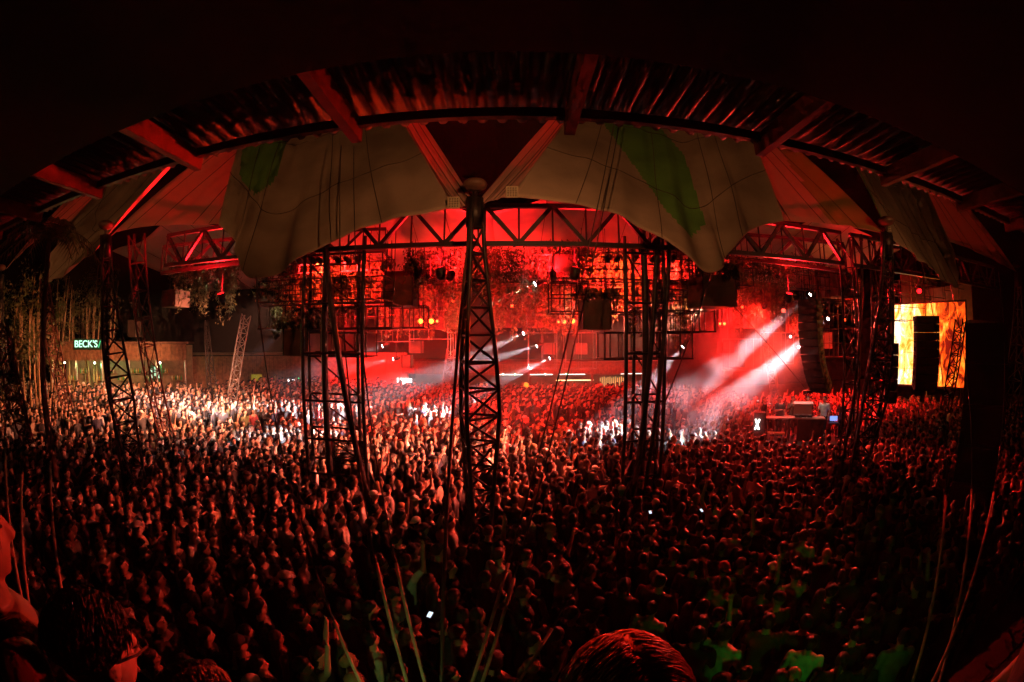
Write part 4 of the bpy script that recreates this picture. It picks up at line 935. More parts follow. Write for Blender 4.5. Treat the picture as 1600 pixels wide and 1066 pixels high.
def caps(b, p0, p1, r0, r1, n=12):
    p0, p1 = Vector(p0), Vector(p1); d = (p1 - p0); L = d.length; d.normalize() if L > 1e-6 else None
    if L < 1e-6: d = Vector((0, 0, 1))
    pts, rr = [], []
    for k in range(1, 5): a = PI / 2 * (1 - k / 4); pts.append(p0 - d * r0 * math.sin(a)); rr.append(max(.001, r0 * math.cos(a)))
    for k in range(0, 4): a = PI / 2 * k / 4; pts.append(p1 + d * (r1 * math.sin(a) + (1e-5 if k == 0 else 0))); rr.append(max(.001, r1 * math.cos(a)))
    b.path(pts, rr, n)
HC = Vector((0, .0, 1.50))        # head pivot
def person_mesh(name, pose, sleeve='short', female=False, yaw=0, pitch=0, tris=3200, voxel=.013, fingers=True):
    """one continuous body by voxel-fusing tapered volumes. slots: skin, shirt, trousers, shoes, eye, lip"""
    b = MB(); prim = []                                   # prim: p0,p1,r0,r1,label
    def cp(p0, p1, r0, r1, lab): caps(b, p0, p1, r0, r1); prim.append((Vector(p0), Vector(p1), r0, r1, lab))
    sw = .172 if female else .195
    rings = []
    for z, hw, hd, yo in ((.80, .150, .105, -.01), (.92, .172 if not female else .182, .118, -.015), (1.05, .152 if not female else .135, .108, 0), (1.20, .168 if not female else .15, .115, .008), (1.33, .185 if not female else .162, .120, .01), (1.405, sw * .93, .095, 0), (1.455, .095, .068, -.005)):
        rings.append([(hw * math.copysign(abs(math.cos(a)) ** .8, math.cos(a)), yo + hd * math.copysign(abs(math.sin(a)) ** .9, math.sin(a)), z) for a in (2 * PI * k / 20 for k in range(20))])
    b.loft(rings); prim += [(Vector((0, 0, .95)), Vector((0, 0, 1.38)), .15, .17, 1), (Vector((-.07, 0, 1.3)), Vector((.07, 0, 1.3)), .13, .13, 1), (Vector((0, 0, .78)), Vector((0, 0, .86)), .15, .15, 2)]
    rot = Matrix.Rotation(yaw, 3, 'Z') @ Matrix.Rotation(pitch, 3, 'X')
    H = lambda x, y, z: HC + rot @ Vector((x, y, z - 1.50))
    cp((0, -.012, 1.42), H(0, -.005, 1.54), .060, .054, 0)
    b.ell(H(0, -.012, 1.640), (.077, .096, .102), rot, 18, 12); prim.append((H(0, -.012, 1.64), H(0, -.012, 1.641), .09, .09, 0))
    b.ell(H(0, .026, 1.578), (.056, .066, .074), rot, 16, 10); prim.append((H(0, .02, 1.57), H(0, .02, 1.571), .07, .07, 0))
    b.ell(H(0, .058, 1.532), (.026, .022, .022), rot, 10, 8)
    cp(H(0, .082, 1.636), H(0, .100, 1.598), .011, .017, 0)
    cp(H(-.045, .068, 1.650), H(.045, .068, 1.650), .016, .016, 0)
    for s in (-1, 1): b.ell(H(s * .078, -.008, 1.612), (.012, .024, .034), rot, 8, 8)
    hands = []
    for s, (el, ha) in zip((-1, 1), pose):
        sh = Vector((s * sw, -.005, 1.395)); el = Vector((s * el[0], el[1], el[2])); ha = Vector((s * ha[0], ha[1], ha[2]))
        mid = sh.lerp(el, .72)
        cp(sh, mid, .064, .056 if sleeve != 'none' else .046, 1 if sleeve != 'none' else 0); cp(mid, el, .047 if sleeve == 'short' else .052, .043, 1 if sleeve == 'long' else 0)
        cp(el, el.lerp(ha, .4), .044, .042, 1 if sleeve == 'long' else 0); cp(el.lerp(ha, .4), ha, .041, .029, 1 if sleeve == 'long' else 0)
        d = (ha - el).normalized(); palm = ha + d * .055
        cp(ha, palm, .030, .034, 0); hands.append((ha, palm, d, s))
    for s in (-1, 1):
        hp, kn, an = Vector((s * .09, 0, .86)), Vector((s * .10, .02, .48)), Vector((s * .11, -.01, .09))
        cp(hp, kn, .092, .062, 2); cp(kn, an, .060, .045, 2); cp((s * .11, -.04, .045), (s * .12, .16, .04), .045, .038, 3)
    me = b.mesh('tmp', SKINS[0]); o = bpy.data.objects.new('tmp', me)
    r = o.modifiers.new('r', 'REMESH'); r.mode = 'VOXEL'; r.voxel_size = voxel; r.use_smooth_shade = True
    s_ = o.modifiers.new('s', 'SMOOTH'); s_.factor = .5; s_.iterations = 3
    rm = evaluated(o); nf = len(rm.polygons) * 2; o.modifiers.clear(); o.data = rm
    dc = o.modifiers.new('d', 'DECIMATE'); dc.ratio = min(1, tris / max(1, nf))
    out = evaluated(o); bpy.data.objects.remove(o); bpy.data.meshes.remove(me); bpy.data.meshes.remove(rm)
    n = len(out.polygons); C = np.empty(n * 3); out.polygons.foreach_get('center', C); C = C.reshape(-1, 3)
    best = np.full(n, 1e9); lab = np.zeros(n, int)
    for p0, p1, r0, r1, l in prim:
        a = np.array(p0); d = np.array(p1) - a; L2 = max(1e-9, d @ d); t = np.clip(((C - a) @ d) / L2, 0, 1)
        dist = np.linalg.norm(C - (a + t[:, None] * d), axis=1) - (r0 + (r1 - r0) * t)
        k = dist < best; best[k] = dist[k]; lab[k] = l
    lab[(C[:, 2] > 1.432 + .03 * (C[:, 1] < 0) - .03 * (C[:, 1] > .03)) & (np.abs(C[:, 0]) < .085)] = 0
    lab[(C[:, 2] < .90) & (lab == 1) & (np.abs(C[:, 0]) < .2) & (C[:, 1] < .16)] = 2
    # rebuild with extra small pieces (fingers, eyes, mouth)
    m2 = MB(); V = np.empty(len(out.vertices) * 3); out.vertices.foreach_get('co', V); m2.v = [tuple(v) for v in V.reshape(-1, 3)]; m2.f = [tuple(p.vertices) for p in out.polygons]; m2.m = lab.tolist()
    bpy.data.meshes.remove(out)
    for s in (-1, 1):
        m2.ell(H(s * .031, .079 if tris < 9000 else .076, 1.628), (.015, .010, .008) if tris < 9000 else (.011, .008, .0035), rot, 10, 8, 4); m2.path([H(s * .014, .086, 1.651), H(s * .034, .086, 1.656), H(s * .052, .072, 1.650)], .005 if tris < 9000 else .0026, 5, 4)
    m2.ell(H(0, .088, 1.556), (.024, .008, .008), rot, 8, 6, 5)
    if fingers:
        for ha, palm, d, s in hands:
            up = Vector((0, .3, 1)) if abs(d.z) < .8 else Vector((0, 1, 0)); sd = d.cross(up).normalized(); nr = sd.cross(d).normalized()
            for k, L in enumerate((.062, .072, .068, .052)):
                q = palm + sd * (k - 1.5) * .017 + d * .02; m2.path([q, q + d * L * .5 - nr * .004, q + d * L * .85 - nr * .018 * (1 + k * .2)], [.0095, .0088, .0065], 6, 0)
            q = ha + d * .02 + sd * s * .03; m2.path([q, q + sd * s * .026 + d * .022, q + sd * s * .034 + d * .05], [.011, .010, .007], 6, 0)
    me = m2.mesh(name, [SKINS[0], SHIRTS[0], PANTS[0], SHOE, EYE_M, LIP], True)
    return me, (yaw, pitch)
def hair_mesh(name, kind, yp, seed=0, fine=1):
    yaw, pitch = yp; rot = Matrix.Rotation(yaw, 3, 'Z') @ Matrix.Rotation(pitch, 3, 'X'); b = MB(); rr = random.Random(seed)
    H = lambda x, y, z: HC + rot @ Vector((x, y, z - 1.50))
    ph = [rr.uniform(0, 6.3) for _ in range(6)]
    def shape(v, p):
        # v unit direction; hair where above the hairline, tucked under the skin elsewhere
        t_ = max(0, min(1, (v.y + .55) / .75)); line = -.72 + .44 * t_ * t_ + .72 * max(0, v.y) + .05 * math.sin(7 * v.x + ph[5])
        k = max(0, min(1, (v.z - line) / .30)); k = k * k * (3 - 2 * k)
        n = .035 * math.sin(9 * v.x + ph[0] + 3 * v.z) + .03 * math.sin(13 * v.y + ph[1]) * math.sin(11 * v.z + ph[2]) + .02 * math.sin(31 * v.x + 17 * v.y + ph[3])
        f = .80 + (.36 if kind in ('curly',) else (.27 if kind != 'cap' else .20)) * k + n * k * (2.2 if kind == 'curly' else 1)
        return p * f
    b.ell(H(0, -.014, 1.642), (.082, .102, .106), rot, 22 * fine, 16 * fine, 0, shape)
    if kind == 'long':
        rings = []
        for z, hw, hd, y in ((1.66, .078, .05, -.05), (1.58, .092, .055, -.052), (1.50, .098, .05, -.06), (1.42, .10, .042, -.085), (1.33, .085, .032, -.105), (1.26, .05, .018, -.11)):
            rings.append([H(hw * math.cos(a) * (1 + .05 * math.sin(7 * a + ph[4] + z * 9)), y + hd * math.sin(a), z) for a in (2 * PI * k / 18 for k in range(18))])
        b.loft(rings[::-1])
    if kind == 'bun': b.ell(H(0, -.10, 1.72), (.045, .045, .042), rot, 12, 9)
    if kind == 'tail': b.path([H(0, -.10, 1.66), H(0, -.15, 1.62), H(0, -.155, 1.50), H(.01, -.135, 1.40)], [.03, .034, .028, .008], 9)
    return b.mesh(name, HAIRS[0], True)
def cap_mesh(name, yp, back=False):
    yaw, pitch = yp; rot = Matrix.Rotation(yaw, 3, 'Z') @ Matrix.Rotation(pitch, 3, 'X'); b = MB(); H = lambda x, y, z: HC + rot @ Vector((x, y, z - 1.50))
    def shp(v, p): return p if v.z > -.05 else Vector((p.x * .96, p.y * .96, -.004 + p.z * .02))
    b.ell(H(0, -.012, 1.668), (.094, .113, .092), rot, 20, 14, 0, shp)
    s = -1 if back else 1; rings = []
    for k in range(7):
        a = -1.1 + 2.2 * k / 6; rings.append([H(.085 * math.sin(a), -.012 + s * .10 * math.cos(a), 1.670), H(.088 * math.sin(a), -.012 + s * (.10 * math.cos(a) + .075 * math.cos(a * .9)), 1.655), H(.088 * math.sin(a), -.012 + s * (.10 * math.cos(a) + .075 * math.cos(a * .9)), 1.651), H(.085 * math.sin(a), -.012 + s * .10 * math.cos(a), 1.664)])
    b.loft(rings); return b.mesh(name, CAPS[0], True)
IDLE = ((.26, -.02, 1.12), (.25, .10, .90)); DRINK = ((.255, .06, 1.13), (.16, .30, 1.20)); PHONE = ((.25, .20, 1.22), (.10, .36, 1.50)); UP = ((.30, .10, 1.60), (.25, .16, 1.90)); FOLD = ((.25, .06, 1.12), (.03, .24, 1.14)); POCKET = ((.29, -.07, 1.13), (.20, .04, .92)); CLAP = ((.26, .14, 1.20), (.05, .33, 1.36))
SPEC = [('standing', (IDLE, IDLE), 'short', False, 0, 0), ('hands low', (POCKET, IDLE), 'long', False, .35, .05), ('holding a drink', (IDLE, DRINK), 'short', False, -.3, 0), ('hand raised to face', (IDLE, PHONE), 'short', False, 0, -.08),
        ('one arm up', (IDLE, UP), 'short', False, .1, -.1), ('arms folded', (FOLD, FOLD), 'long', False, -.15, .08), ('slim', (IDLE, POCKET), 'none', True, .25, 0), ('cup in hand', (DRINK, IDLE), 'short', True, -.3, -.05),
        ('both arms up', (UP, UP), 'none', True, 0, -.12), ('clapping', (CLAP, CLAP), 'long', True, 0, 0)]
BODIES = []
for i, (nm, pose, sl, fem, yw, pt) in enumerate(SPEC):
    hi, yp = person_mesh('person_body', pose, sl, fem, yw, pt)
    hset = {k: hair_mesh('hair', k, yp, i * 7 + j) for j, k in enumerate(('short', 'curly', 'long', 'bun', 'tail'))}
    BODIES.append(dict(desc=nm, me=hi, hair=hset, cap=cap_mesh('cap', yp), capb=cap_mesh('cap', yp, True), fem=fem, yp=yp, pose=pose, under=hair_mesh('hair', 'cap', yp, i)))
def make_person(name, body, loc, rz, scale, skin, shirt, pant, hair, hairc, label, group=None, capc=None):
    B = BODIES[body]; t = bpy.data.objects.new(name, B['me']); COL.objects.link(t); t.location = loc; t.rotation_euler = (0, 0, rz); t.scale = (scale * R.uniform(.97, 1.06), scale * R.uniform(.97, 1.06), scale)
    for k, m in ((0, skin), (1, shirt), (2, pant)): t.material_slots[k].link = 'OBJECT'; t.material_slots[k].material = m
    h = bpy.data.objects.new('hair', B['under'] if hair.startswith('cap') else B['hair'][hair]); COL.objects.link(h); h.parent = t; h.material_slots[0].link = 'OBJECT'; h.material_slots[0].material = hairc
    if hair.startswith('cap'):
        c = bpy.data.objects.new('cap', B['cap'] if hair == 'cap' else B['capb']); COL.objects.link(c); c.parent = t; c.material_slots[0].link = 'OBJECT'; c.material_slots[0].material = capc
    return tag(t, label, 'person', group)

# ---------------------------------------------------------------- where people stand
STAGE = STAGE_W(.4, .5, 0)
def free(x, y):
    rho = math.hypot(x, y); az = math.degrees(math.atan2(x, y))
    if y < 2.4 or rho < 2.7 or abs(az) > 80: return False
    if (Vector((x, y)) - Vector((STAGE.x, STAGE.y))).length < 2.9: return False
    for a, b, r in ((-.66, 8.05, .55), (-9.55, 7.75, .55), (9.25, 8.9, .55), (-20.3, 8.3, .55), (20, 8.6, .6)):
        if math.hypot(x - a, y - b) < r: return False
    if math.hypot(x - tA.location.x, y - tA.location.y) < 1.1 or math.hypot(x - tB.location.x, y - tB.location.y) < 1.0: return False
    p = PD(1540, 600, 12)
    if math.hypot(x - p.x, y - p.y) < 1.0: return False
    if y > 28.0 or (x > 13 and y > 21) : return False
    lim = 33 if az < -35 else (29 if az < 28 else 27)
    if rho > lim: return False
    # drinks bar and hall on the left, screen on the right
    d = Vector((8.0, 5.5)).normalized()
    if Vector((x + 27, y - 14.5)).dot(Vector((d.y, -d.x))) < .6 and x < -16: return False
    d = Vector((9.3, 6.2)).normalized()
    if Vector((x + 21.5, y - 22)).dot(Vector((d.y, -d.x))) < .5 and x < -9: return False
    return True
spots = []
cell = {}
cand = []
y = 2.2
while y < 30:
    x = -34.0
    while x < 28:
        rho = math.hypot(x, y); dens = .475
        cand.append((x + R.uniform(-.16, .16), y + R.uniform(-.16, .16))); x += dens
    y += .46
for x, y in cand:
    if free(x, y) and R.random() < .95: spots.append((math.hypot(x, y), x, y))
spots.sort()
def facing(x, y): return math.atan2(STAGE.y - y, STAGE.x - x) - PI / 2
in_view = []
for rho, x, y in spots:
    px, py = pix((x, y, hfun(x, y) + 1.6))
    if -40 < px < 1640 and py < 1110: in_view.append((rho, x, y, px, py))
NEAR = in_view[:300]; FAR = in_view[300:]
NUMW = ['first', 'second', 'third', 'fourth', 'fifth', 'sixth', 'seventh', 'eighth', 'ninth', 'tenth', 'eleventh', 'twelfth']
def zone(px, py):
    for lim, z in ((150, 'at the left edge sleeves'), (420, 'at lower left'), (570, 'left of the pale sleeves'), (690, 'among the left sleeves'), (830, 'at the central mast'), (980, 'right of the mast'), (1120, 'below the right scaffold'), (1300, 'before the DJ booth'), (1430, 'near the leaning mast')):
        if px < lim: return z
    return 'at the right edge sleeves'
used = {}; plan = []
for rho, x, y, px, py in NEAR:
    bi = R.choices(range(10), (24, 18, 14, 5, 2, 13, 13, 10, .6, 4))[0]; B = BODIES[bi]
    si = R.choices(range(12), SHIRTW)[0]
    if B['fem']: hr = R.choices(('long', 'tail', 'bun', 'curly'), (6, 3, 2, 1))[0]
    else: hr = R.choices(('short', 'curly', 'cap', 'capback', 'long'), (14, 2, 1.3, .5, 1))[0]
    hc = R.choices(range(3), (6, 4, 1))[0]; cc = R.choices(range(3), (2, 6, 1))[0]
    hd = {'short': HAIRN[hc] + ' short hair', 'curly': HAIRN[hc] + ' curly hair', 'long': HAIRN[hc] + ' long hair', 'bun': HAIRN[hc] + ' hair bun', 'tail': HAIRN[hc] + ' ponytail', 'cap': CAPN[cc] + ' cap', 'capback': CAPN[cc] + ' backwards cap'}[hr]
    garm = {'short': 't-shirt', 'long': 'sweatshirt', 'none': 'top'}[SPEC[bi][2]]
    lab = f'person in {SHIRTN[si]} {garm}, {hd}, {B["desc"]}, {zone(px, py)}'
    plan.append([rho, x, y, px, py, bi, si, hr, hc, cc, lab])
groups = {}
for p in plan: groups.setdefault(p[10], []).append(p)
for lab, ps in groups.items():
    if len(ps) > 1:
        ps.sort(key=lambda p: p[3])
        for k, p in enumerate(ps):
            p[10] = lab.replace('person in', ('leftmost' if k == 0 else 'rightmost' if k == len(ps) - 1 else NUMW[k] + '-from-left') + ' person in')
for rho, x, y, px, py, bi, si, hr, hc, cc, lab in plan:
    if len(lab.split()) > 16: lab = lab.replace('pale sleeves', 'sleeves').replace('the ', '').replace(' t-shirt', '').replace('dark brown', 'brown')
    # a few greenish-white shirts close under the deck
    make_person('person', bi, (x, y, hfun(x, y)), facing(x, y) + R.gauss(0, .28), R.gauss(.985, .04) * (.95 if BODIES[bi]['fem'] else 1), R.choice(SKINS), SHIRTS[si], R.choice(PANTS), hr, HAIRS[hc], lab, 'people in the near crowd', CAPS[cc])
# ---------------------------------------------------------------- the far crowd as one mesh
CROWD = bpy.data.materials.new('far_crowd'); CROWD.use_nodes = True
_a = CROWD.node_tree.nodes.new('ShaderNodeAttribute'); _a.attribute_name = 'Col'; CROWD.node_tree.links.new(_a.outputs['Color'], CROWD.node_tree.nodes['Principled BSDF'].inputs['Base Color']); CROWD.node_tree.nodes['Principled BSDF'].inputs['Roughness'].default_value = .65
def decim(me, mat_of, tris):
    o = bpy.data.objects.new('tmp', me); o.modifiers.new('t', 'TRIANGULATE'); d = o.modifiers.new('d', 'DECIMATE')
    nf = sum(len(p.vertices) - 2 for p in me.polygons); d.ratio = min(1, tris / nf)
    out = evaluated(o); bpy.data.objects.remove(o)
    V = np.empty(len(out.vertices) * 3); out.vertices.foreach_get('co', V); V = V.reshape(-1, 3)
    T = np.array([p.vertices[:3] for p in out.polygons]); M = np.array([mat_of(p.material_index) for p in out.polygons]); bpy.data.meshes.remove(out); return V, T, M
LOW = []
for i, (nm, pose, sl, fem, yw, pt) in enumerate(SPEC):
    B = BODIES[i]; low = {}
    me, _ = person_mesh('low', pose, sl, fem, yw, pt, 360, .022, False)
    V, T, M = decim(me, lambda k: {0: 0, 1: 1, 2: 2, 3: 2, 4: 4, 5: 0}[k], 320); bpy.data.meshes.remove(me)
    keep = (V[T][:, :, 2].max(1) > .85); T, M = T[keep], M[keep]
    for hk in (('long', 'tail') if fem else ('short', 'cap', 'curly')):
        Vh, Th, Mh = decim(B['cap'] if hk == 'cap' else B['hair'][hk], lambda k: 3, 64)
        low[hk] = (np.concatenate([V, Vh]), np.concatenate([T, Th + len(V)]), np.concatenate([M, Mh]))
    LOW.append(low)
def far_crowd():
    VV, TT, CC = [], [], []; off = 0
    sk = np.array([(.52, .33, .24), (.40, .24, .16), (.30, .17, .11), (.60, .40, .30)]); hc = np.array([(.012, .009, .008), (.035, .018, .01), (.30, .19, .09), (.02, .02, .02)]); sh = np.array(SHIRTC)
    for rho, x, y, px, py in FAR:
        behind = (x > 9 and y > 13.5) or rho > 16
        bi = R.choices(range(10), (24, 18, 14, 4, 2, 13, 13, 10, 1, 4) if not (x > 8 and y > 15) else (16, 12, 8, 10, 9, 6, 8, 6, 6, 8))[0]; hk = R.choices(list(LOW[bi]), (8, 4) if len(LOW[bi]) == 2 else (12, 2, 3))[0]; V, T, M = LOW[bi][hk]
        a = facing(x, y) + R.gauss(0, .3); s = R.gauss(.985, .045); c_, s_ = math.cos(a), math.sin(a)
        W = V * s; W = np.stack([W[:, 0] * c_ - W[:, 1] * s_ + x, W[:, 0] * s_ + W[:, 1] * c_ + y, W[:, 2] + hfun(x, y)], 1)
        pal = np.zeros((5, 3)); pal[0] = sk[R.randrange(4)]; pal[1] = sh[R.choices(range(12), SHIRTW)[0]]; pal[2] = (.025, .025, .032); pal[3] = hc[R.choices(range(4), (6, 4, 1, 1))[0]] if hk != 'cap' else [(.7, .67, .62), (.02, .02, .02)][R.random() < .6]; pal[4] = (.03, .02, .015)
        VV.append(W); TT.append(T + off); CC.append(pal[M]); off += len(V)
    V = np.concatenate(VV); T = np.concatenate(TT).astype(np.int32); C = np.concatenate(CC); n = len(T)
    me = bpy.data.meshes.new('crowd'); me.vertices.add(len(V)); me.vertices.foreach_set('co', V.astype(np.float32).ravel()); me.loops.add(n * 3); me.loops.foreach_set('vertex_index', T.ravel())
    me.polygons.add(n); me.polygons.foreach_set('loop_start', np.arange(0, n * 3, 3, dtype=np.int32)); me.polygons.foreach_set('loop_total', np.full(n, 3, dtype=np.int32))
    at = me.color_attributes.new('Col', 'FLOAT_COLOR', 'CORNER'); D = np.ones((n * 3, 4), np.float32); D[:, :3] = np.repeat(C, 3, 0); at.data.foreach_set('color', D.ravel())
    me.polygons.foreach_set('use_smooth', np.ones(n, bool)); me.materials.append(CROWD); me.update()
    tag(put('crowd', me), 'packed distant concert crowd facing the DJ booth', 'crowd', kind='stuff')
    print('CROWD', len(FAR), n)
far_crowd()
# DJ
p = STAGE_W(.7, 1.35, 0)
make_person('person', 7, (p.x, p.y, p.z), STAGE_YAW + PI + .2, 1.0, SKINS[0], SHIRTS[0], PANTS[0], 'short', HAIRS[0], 'person in black bending over the decks at the DJ table', None)
p = STAGE_W(1.75, 1.4, 0)
make_person('person', 2, (p.x, p.y, p.z), STAGE_YAW + PI - .5, 1.0, SKINS[1], SHIRTS[3], PANTS[0], 'short', HAIRS[0], 'person in white t-shirt standing on the riser behind the laptop', None)
for k, (lx, ly, rz_, bi_, si_, hr_) in enumerate(((-1.0, 1.5, .5, 2, 1, 'short'), (-2.0, 1.3, .9, 6, 0, 'long'), (2.8, 1.0, -.9, 5, 7, 'capback'), (3.3, .2, -1.2, 0, 3, 'short'), (-.2, 1.7, .1, 9, 9, 'long'))):
    p = STAGE_W(lx, ly, 0); make_person('person', bi_, (p.x, p.y, p.z), STAGE_YAW + PI + rz_, .97, SKINS[k % 4], SHIRTS[si_], PANTS[0], hr_, HAIRS[k % 2], ['person standing behind the slim trestle table on the riser', 'person with long hair near the lit X box', 'person in charcoal with a backwards cap right of the laptop', 'person in white at the right end of the riser', 'person in brown clapping beside the equipment shield'][k], None, CAPS[1])
# glowing phones held by some
for k, (px, py, d_) in enumerate(((672, 961, 4.8), (1016, 801, 8.0), (1096, 798, 8.0))):
    c = PD(px, py, d_ - .35); t = thing('phone', c, ['bright phone screen low in the crowd beside the left sleeves', 'tilted lit phone held up in the red crowd, left one', 'tilted lit phone held up in the red crowd, right one'][k], 'phone', 'lit phones')
    rt = Matrix.Rotation(R.uniform(-.5, .5), 3, 'Z') @ Matrix.Rotation(-1.15, 3, 'X')
    q = MB(); q.box(c, (.05, .010, .075), 0, rt); q.build('phone_body', BLACK, t); q = MB(); q.box(c + rt @ Vector((0, -.008, 0)), (.044, .004, .066), 0, rt); q.build('display', emit('phone_glow', (.7, .85, 1), 1.3), t)
# ================================================================== people on the deck right by the camera
def ridge_hair(name, center, rot, r, m, parent, part=True, length=.20, seed=3, n=120, tuck=False):
    """hair as strands combed from a crown parting over the head"""
    rr = random.Random(seed); b = MB(); C = Vector(center)
    def shp(v, p):
        line = -.35 + .75 * max(0, v.y); k = max(0, min(1, (v.z - line) / .2))
        return p * (.86 + .16 * k + .012 * math.sin(34 * v.x + 9 * v.y) * k)
    b.ell(C, r, rot, 44, 30, 0, shp)
    for i in range(n):
        # start near the parting line, comb sideways and down
        y0 = rr.uniform(-.9, .75); s = rr.choice((-1, 1)); a0 = rr.uniform(.02, .30); pts = []; L = rr.uniform(1.1, 2.0) if not tuck else rr.uniform(.9, 1.4)
        tw = rr.uniform(-.25, .25); lift = rr.uniform(1.0, 1.05)
        for k in range(10):
            a = a0 + L * k / 9; yy = max(-.97, min(.9, y0 - .25 * k / 9 + tw * k / 9)); c = math.sqrt(max(0.03, 1 - yy * yy))
            v = Vector((s * math.sin(a) * c, yy, math.cos(a) * c))
            if v.z < -.25:   # falls straight below the ears
                f = -.25 - v.z; v = Vector((s * c * .98, yy - .1 * f, -.25 - f * 1.6))
            fl = lift + .02 * math.sin(k * 1.3 + i)
            pts.append(C + rot @ Vector((v.x * r[0] * fl, v.y * r[1] * fl, v.z * r[2] * fl)))
        w0 = rr.uniform(.0010, .0026); b.path(pts, [w0 * .6] + [w0] * 7 + [w0 * .7, w0 * .2], 5)
    return b.build(name, m, parent, True)
def big_person(headc, rz, pose, label, hairm, hair='short', fem=False, yaw=0, pitch=0, scale=1.0, shirt=None, glasses=False, sleeve='short', skin=None, seed=1, cap=None):
    me, yp = person_mesh('person_body', pose, sleeve, fem, yaw, pitch, 40000, .0068, True)
    headc = Vector(headc); hc_l = Vector((0, -.012, 1.64)) * scale; q = Matrix.Rotation(rz, 3, 'Z') @ hc_l
    loc = headc - q
    t = bpy.data.objects.new('person', me); COL.objects.link(t); t.location = loc; t.rotation_euler = (0, 0, rz); t.scale = (scale,) * 3
    for k, m in ((0, skin or SKINS[0]), (1, shirt or SHIRTS[0])): t.material_slots[k].link = 'OBJECT'; t.material_slots[k].material = m
    tag(t, label, 'person', None)
    rot = Matrix.Rotation(yaw, 3, 'Z') @ Matrix.Rotation(pitch, 3, 'X'); H = lambda x, y, z: HC + rot @ Vector((x, y, z - 1.50))
    def child(b, nm, m): o = bpy.data.objects.new(nm, b.mesh(nm, m, True)); COL.objects.link(o); o.parent = t; return o
    b = MB(); rh = ridge_hair('hair', H(0, -.014, 1.642), rot, (.088, .110, .112), hairm, None, seed=seed, tuck=(hair == 'short'), n=620); rh.parent = t; rh.location = (0, 0, 0)
    if hair == 'long':
        o = bpy.data.objects.new('hair_length', hair_mesh('hair_length', 'long', yp, 5)); COL.objects.link(o); o.parent = rh; o.material_slots[0].link = 'OBJECT'; o.material_slots[0].material = hairm
    if glasses:
        b = MB()
        for s in (-1, 1):
            b.path([H(s * .034 + .024 * math.cos(a), .103, 1.628 + .019 * math.sin(a)) for a in (2 * PI * k / 14 for k in range(15))], .003, 5)
            b.path([H(s * .058, .101, 1.634), H(s * .078, .06, 1.634), H(s * .083, -.005, 1.630), H(s * .082, -.02, 1.612)], .0032, 5)
        b.path([H(-.011, .104, 1.63), H(.011, .104, 1.63)], .003, 5); child(b, 'glasses', BLACK)
    return t
HAIR_RED = mat('hair_auburn', (.62, .24, .12), .35, 0, .3, 60)
ARMREST = ((.25, .12, 1.15), (.20, .34, 1.10))
big_person(PD(972, 1098, .64), .12, (IDLE, IDLE), 'person with glossy auburn hair right under the camera, seen from above', HAIR_RED, 'long', True, .1, .05, .95, SHIRTS[0], seed=3)
big_person(PD(122, 1012, 1.02), -.2, (IDLE, IDLE), 'person with short black hair and glasses at the lower left corner', HAIRS[0], 'short', False, 0, -.25, .97, SHIRTS[0], True, skin=SKINS[0], seed=4)
big_person(PD(-56, 818, 1.12), -.25, (IDLE, IDLE), 'woman in profile at the left picture edge, bare shoulder lit red', HAIRS[0], 'long', True, 0, 0, .97, SHIRTS[0], sleeve='none', skin=SKINS[2], seed=6)
big_person(PD(325, 1108, .95), -.3, (IDLE, IDLE), 'person with dark wavy hair at the bottom edge, right of the glasses wearer', HAIRS[1], 'long', True, -.15, .1, .93, SHIRTS[0], seed=8)
big_person(PD(1762, 770, 1.25), .5, (IDLE, IDLE), 'person at the right picture edge beside the handrail, shoulder lit red', HAIRS[0], 'short', False, .1, 0, 1.0, SHIRTS[7], sleeve='none', skin=SKINS[2], seed=9)

# ================================================================== haze and stage smoke
def haze():
    m = bpy.data.materials.new('haze_air'); m.use_nodes = True; nt = m.node_tree; nt.nodes.clear()
    o = nt.nodes.new('ShaderNodeOutputMaterial'); v = nt.nodes.new('ShaderNodeVolumePrincipled'); v.inputs['Color'].default_value = (.85, .85, .87, 1); v.inputs['Density'].default_value = .0009; v.inputs['Anisotropy'].default_value = .1
    nt.links.new(v.outputs[0], o.inputs['Volume']); q = MB(); q.box((0, 16, 7.5), (92, 52, 17.4)); tag(q.build('haze', m), 'thin smoky air filling the whole venue', kind='stuff')
haze()

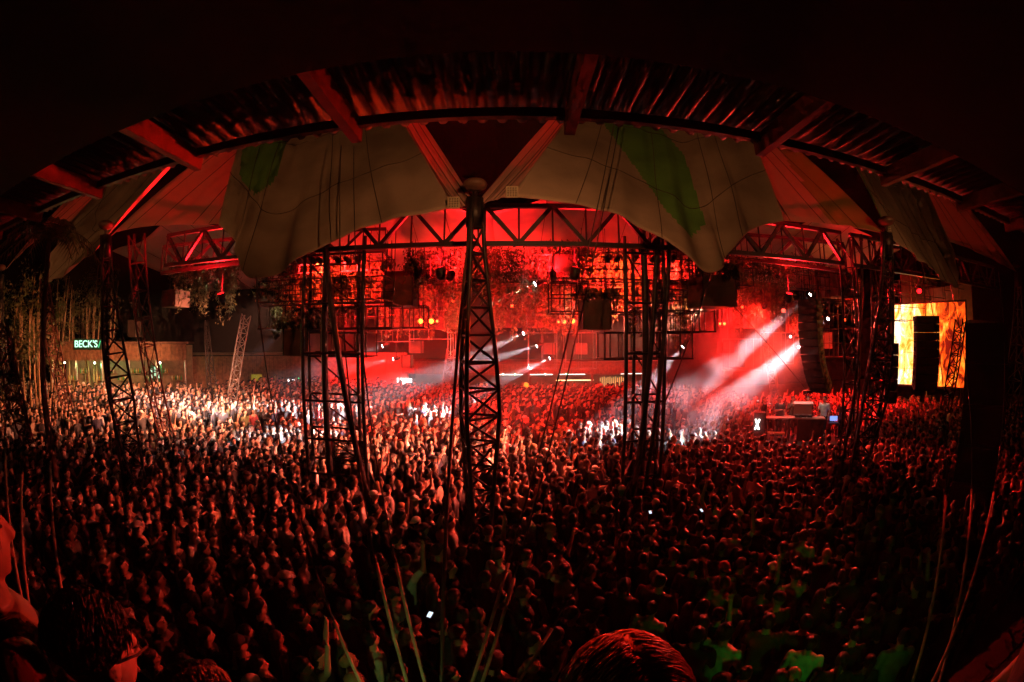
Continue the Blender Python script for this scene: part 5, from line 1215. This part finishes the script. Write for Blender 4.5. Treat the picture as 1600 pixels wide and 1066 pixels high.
def smoke(c, r, dens, label, noise=0.0):
    m = bpy.data.materials.new('smoke_air'); m.use_nodes = True; nt = m.node_tree; nt.nodes.clear(); o = nt.nodes.new('ShaderNodeOutputMaterial'); v = nt.nodes.new('ShaderNodeVolumePrincipled')
    v.inputs['Color'].default_value = (.9, .9, .9, 1); v.inputs['Density'].default_value = dens; v.inputs['Anisotropy'].default_value = .1; nt.links.new(v.outputs[0], o.inputs['Volume'])
    if noise:
        tc = nt.nodes.new('ShaderNodeTexCoord'); n = nt.nodes.new('ShaderNodeTexNoise'); n.inputs['Scale'].default_value = noise; n.inputs['Detail'].default_value = 3; mr = nt.nodes.new('ShaderNodeMapRange')
        mr.inputs[1].default_value = .46; mr.inputs[2].default_value = .64; mr.inputs[3].default_value = 0; mr.inputs[4].default_value = dens
        ln = nt.nodes.new('ShaderNodeVectorMath'); ln.operation = 'LENGTH'; fo = nt.nodes.new('ShaderNodeMapRange'); fo.inputs[1].default_value = .35; fo.inputs[2].default_value = 1.0; fo.inputs[3].default_value = 1; fo.inputs[4].default_value = 0
        dv = nt.nodes.new('ShaderNodeVectorMath'); dv.operation = 'DIVIDE'; dv.inputs[1].default_value = r; mu = nt.nodes.new('ShaderNodeMath'); mu.operation = 'MULTIPLY'
        L = nt.links.new; L(tc.outputs['Object'], n.inputs['Vector']); L(n.outputs['Fac'], mr.inputs[0]); L(tc.outputs['Object'], dv.inputs[0]); L(dv.outputs[0], ln.inputs[0]); L(ln.outputs['Value'], fo.inputs[0]); L(mr.outputs[0], mu.inputs[0]); L(fo.outputs[0], mu.inputs[1]); L(mu.outputs[0], v.inputs['Density'])
    q = MB(); q.ell((0, 0, 0), r, None, 28, 18); o = put('smoke', q.mesh('smoke', m, True), None, c); tag(o, label, 'smoke', kind='stuff')
smoke((1, 21, 3.9), (15, 7.0, 4.4), .009, 'stage smoke hanging under the tents')
smoke((8.2, 15.3, 3.6), (4.2, 3.6, 4.0), .22, 'drifting pink smoke cloud in front of the DJ booth', .55)
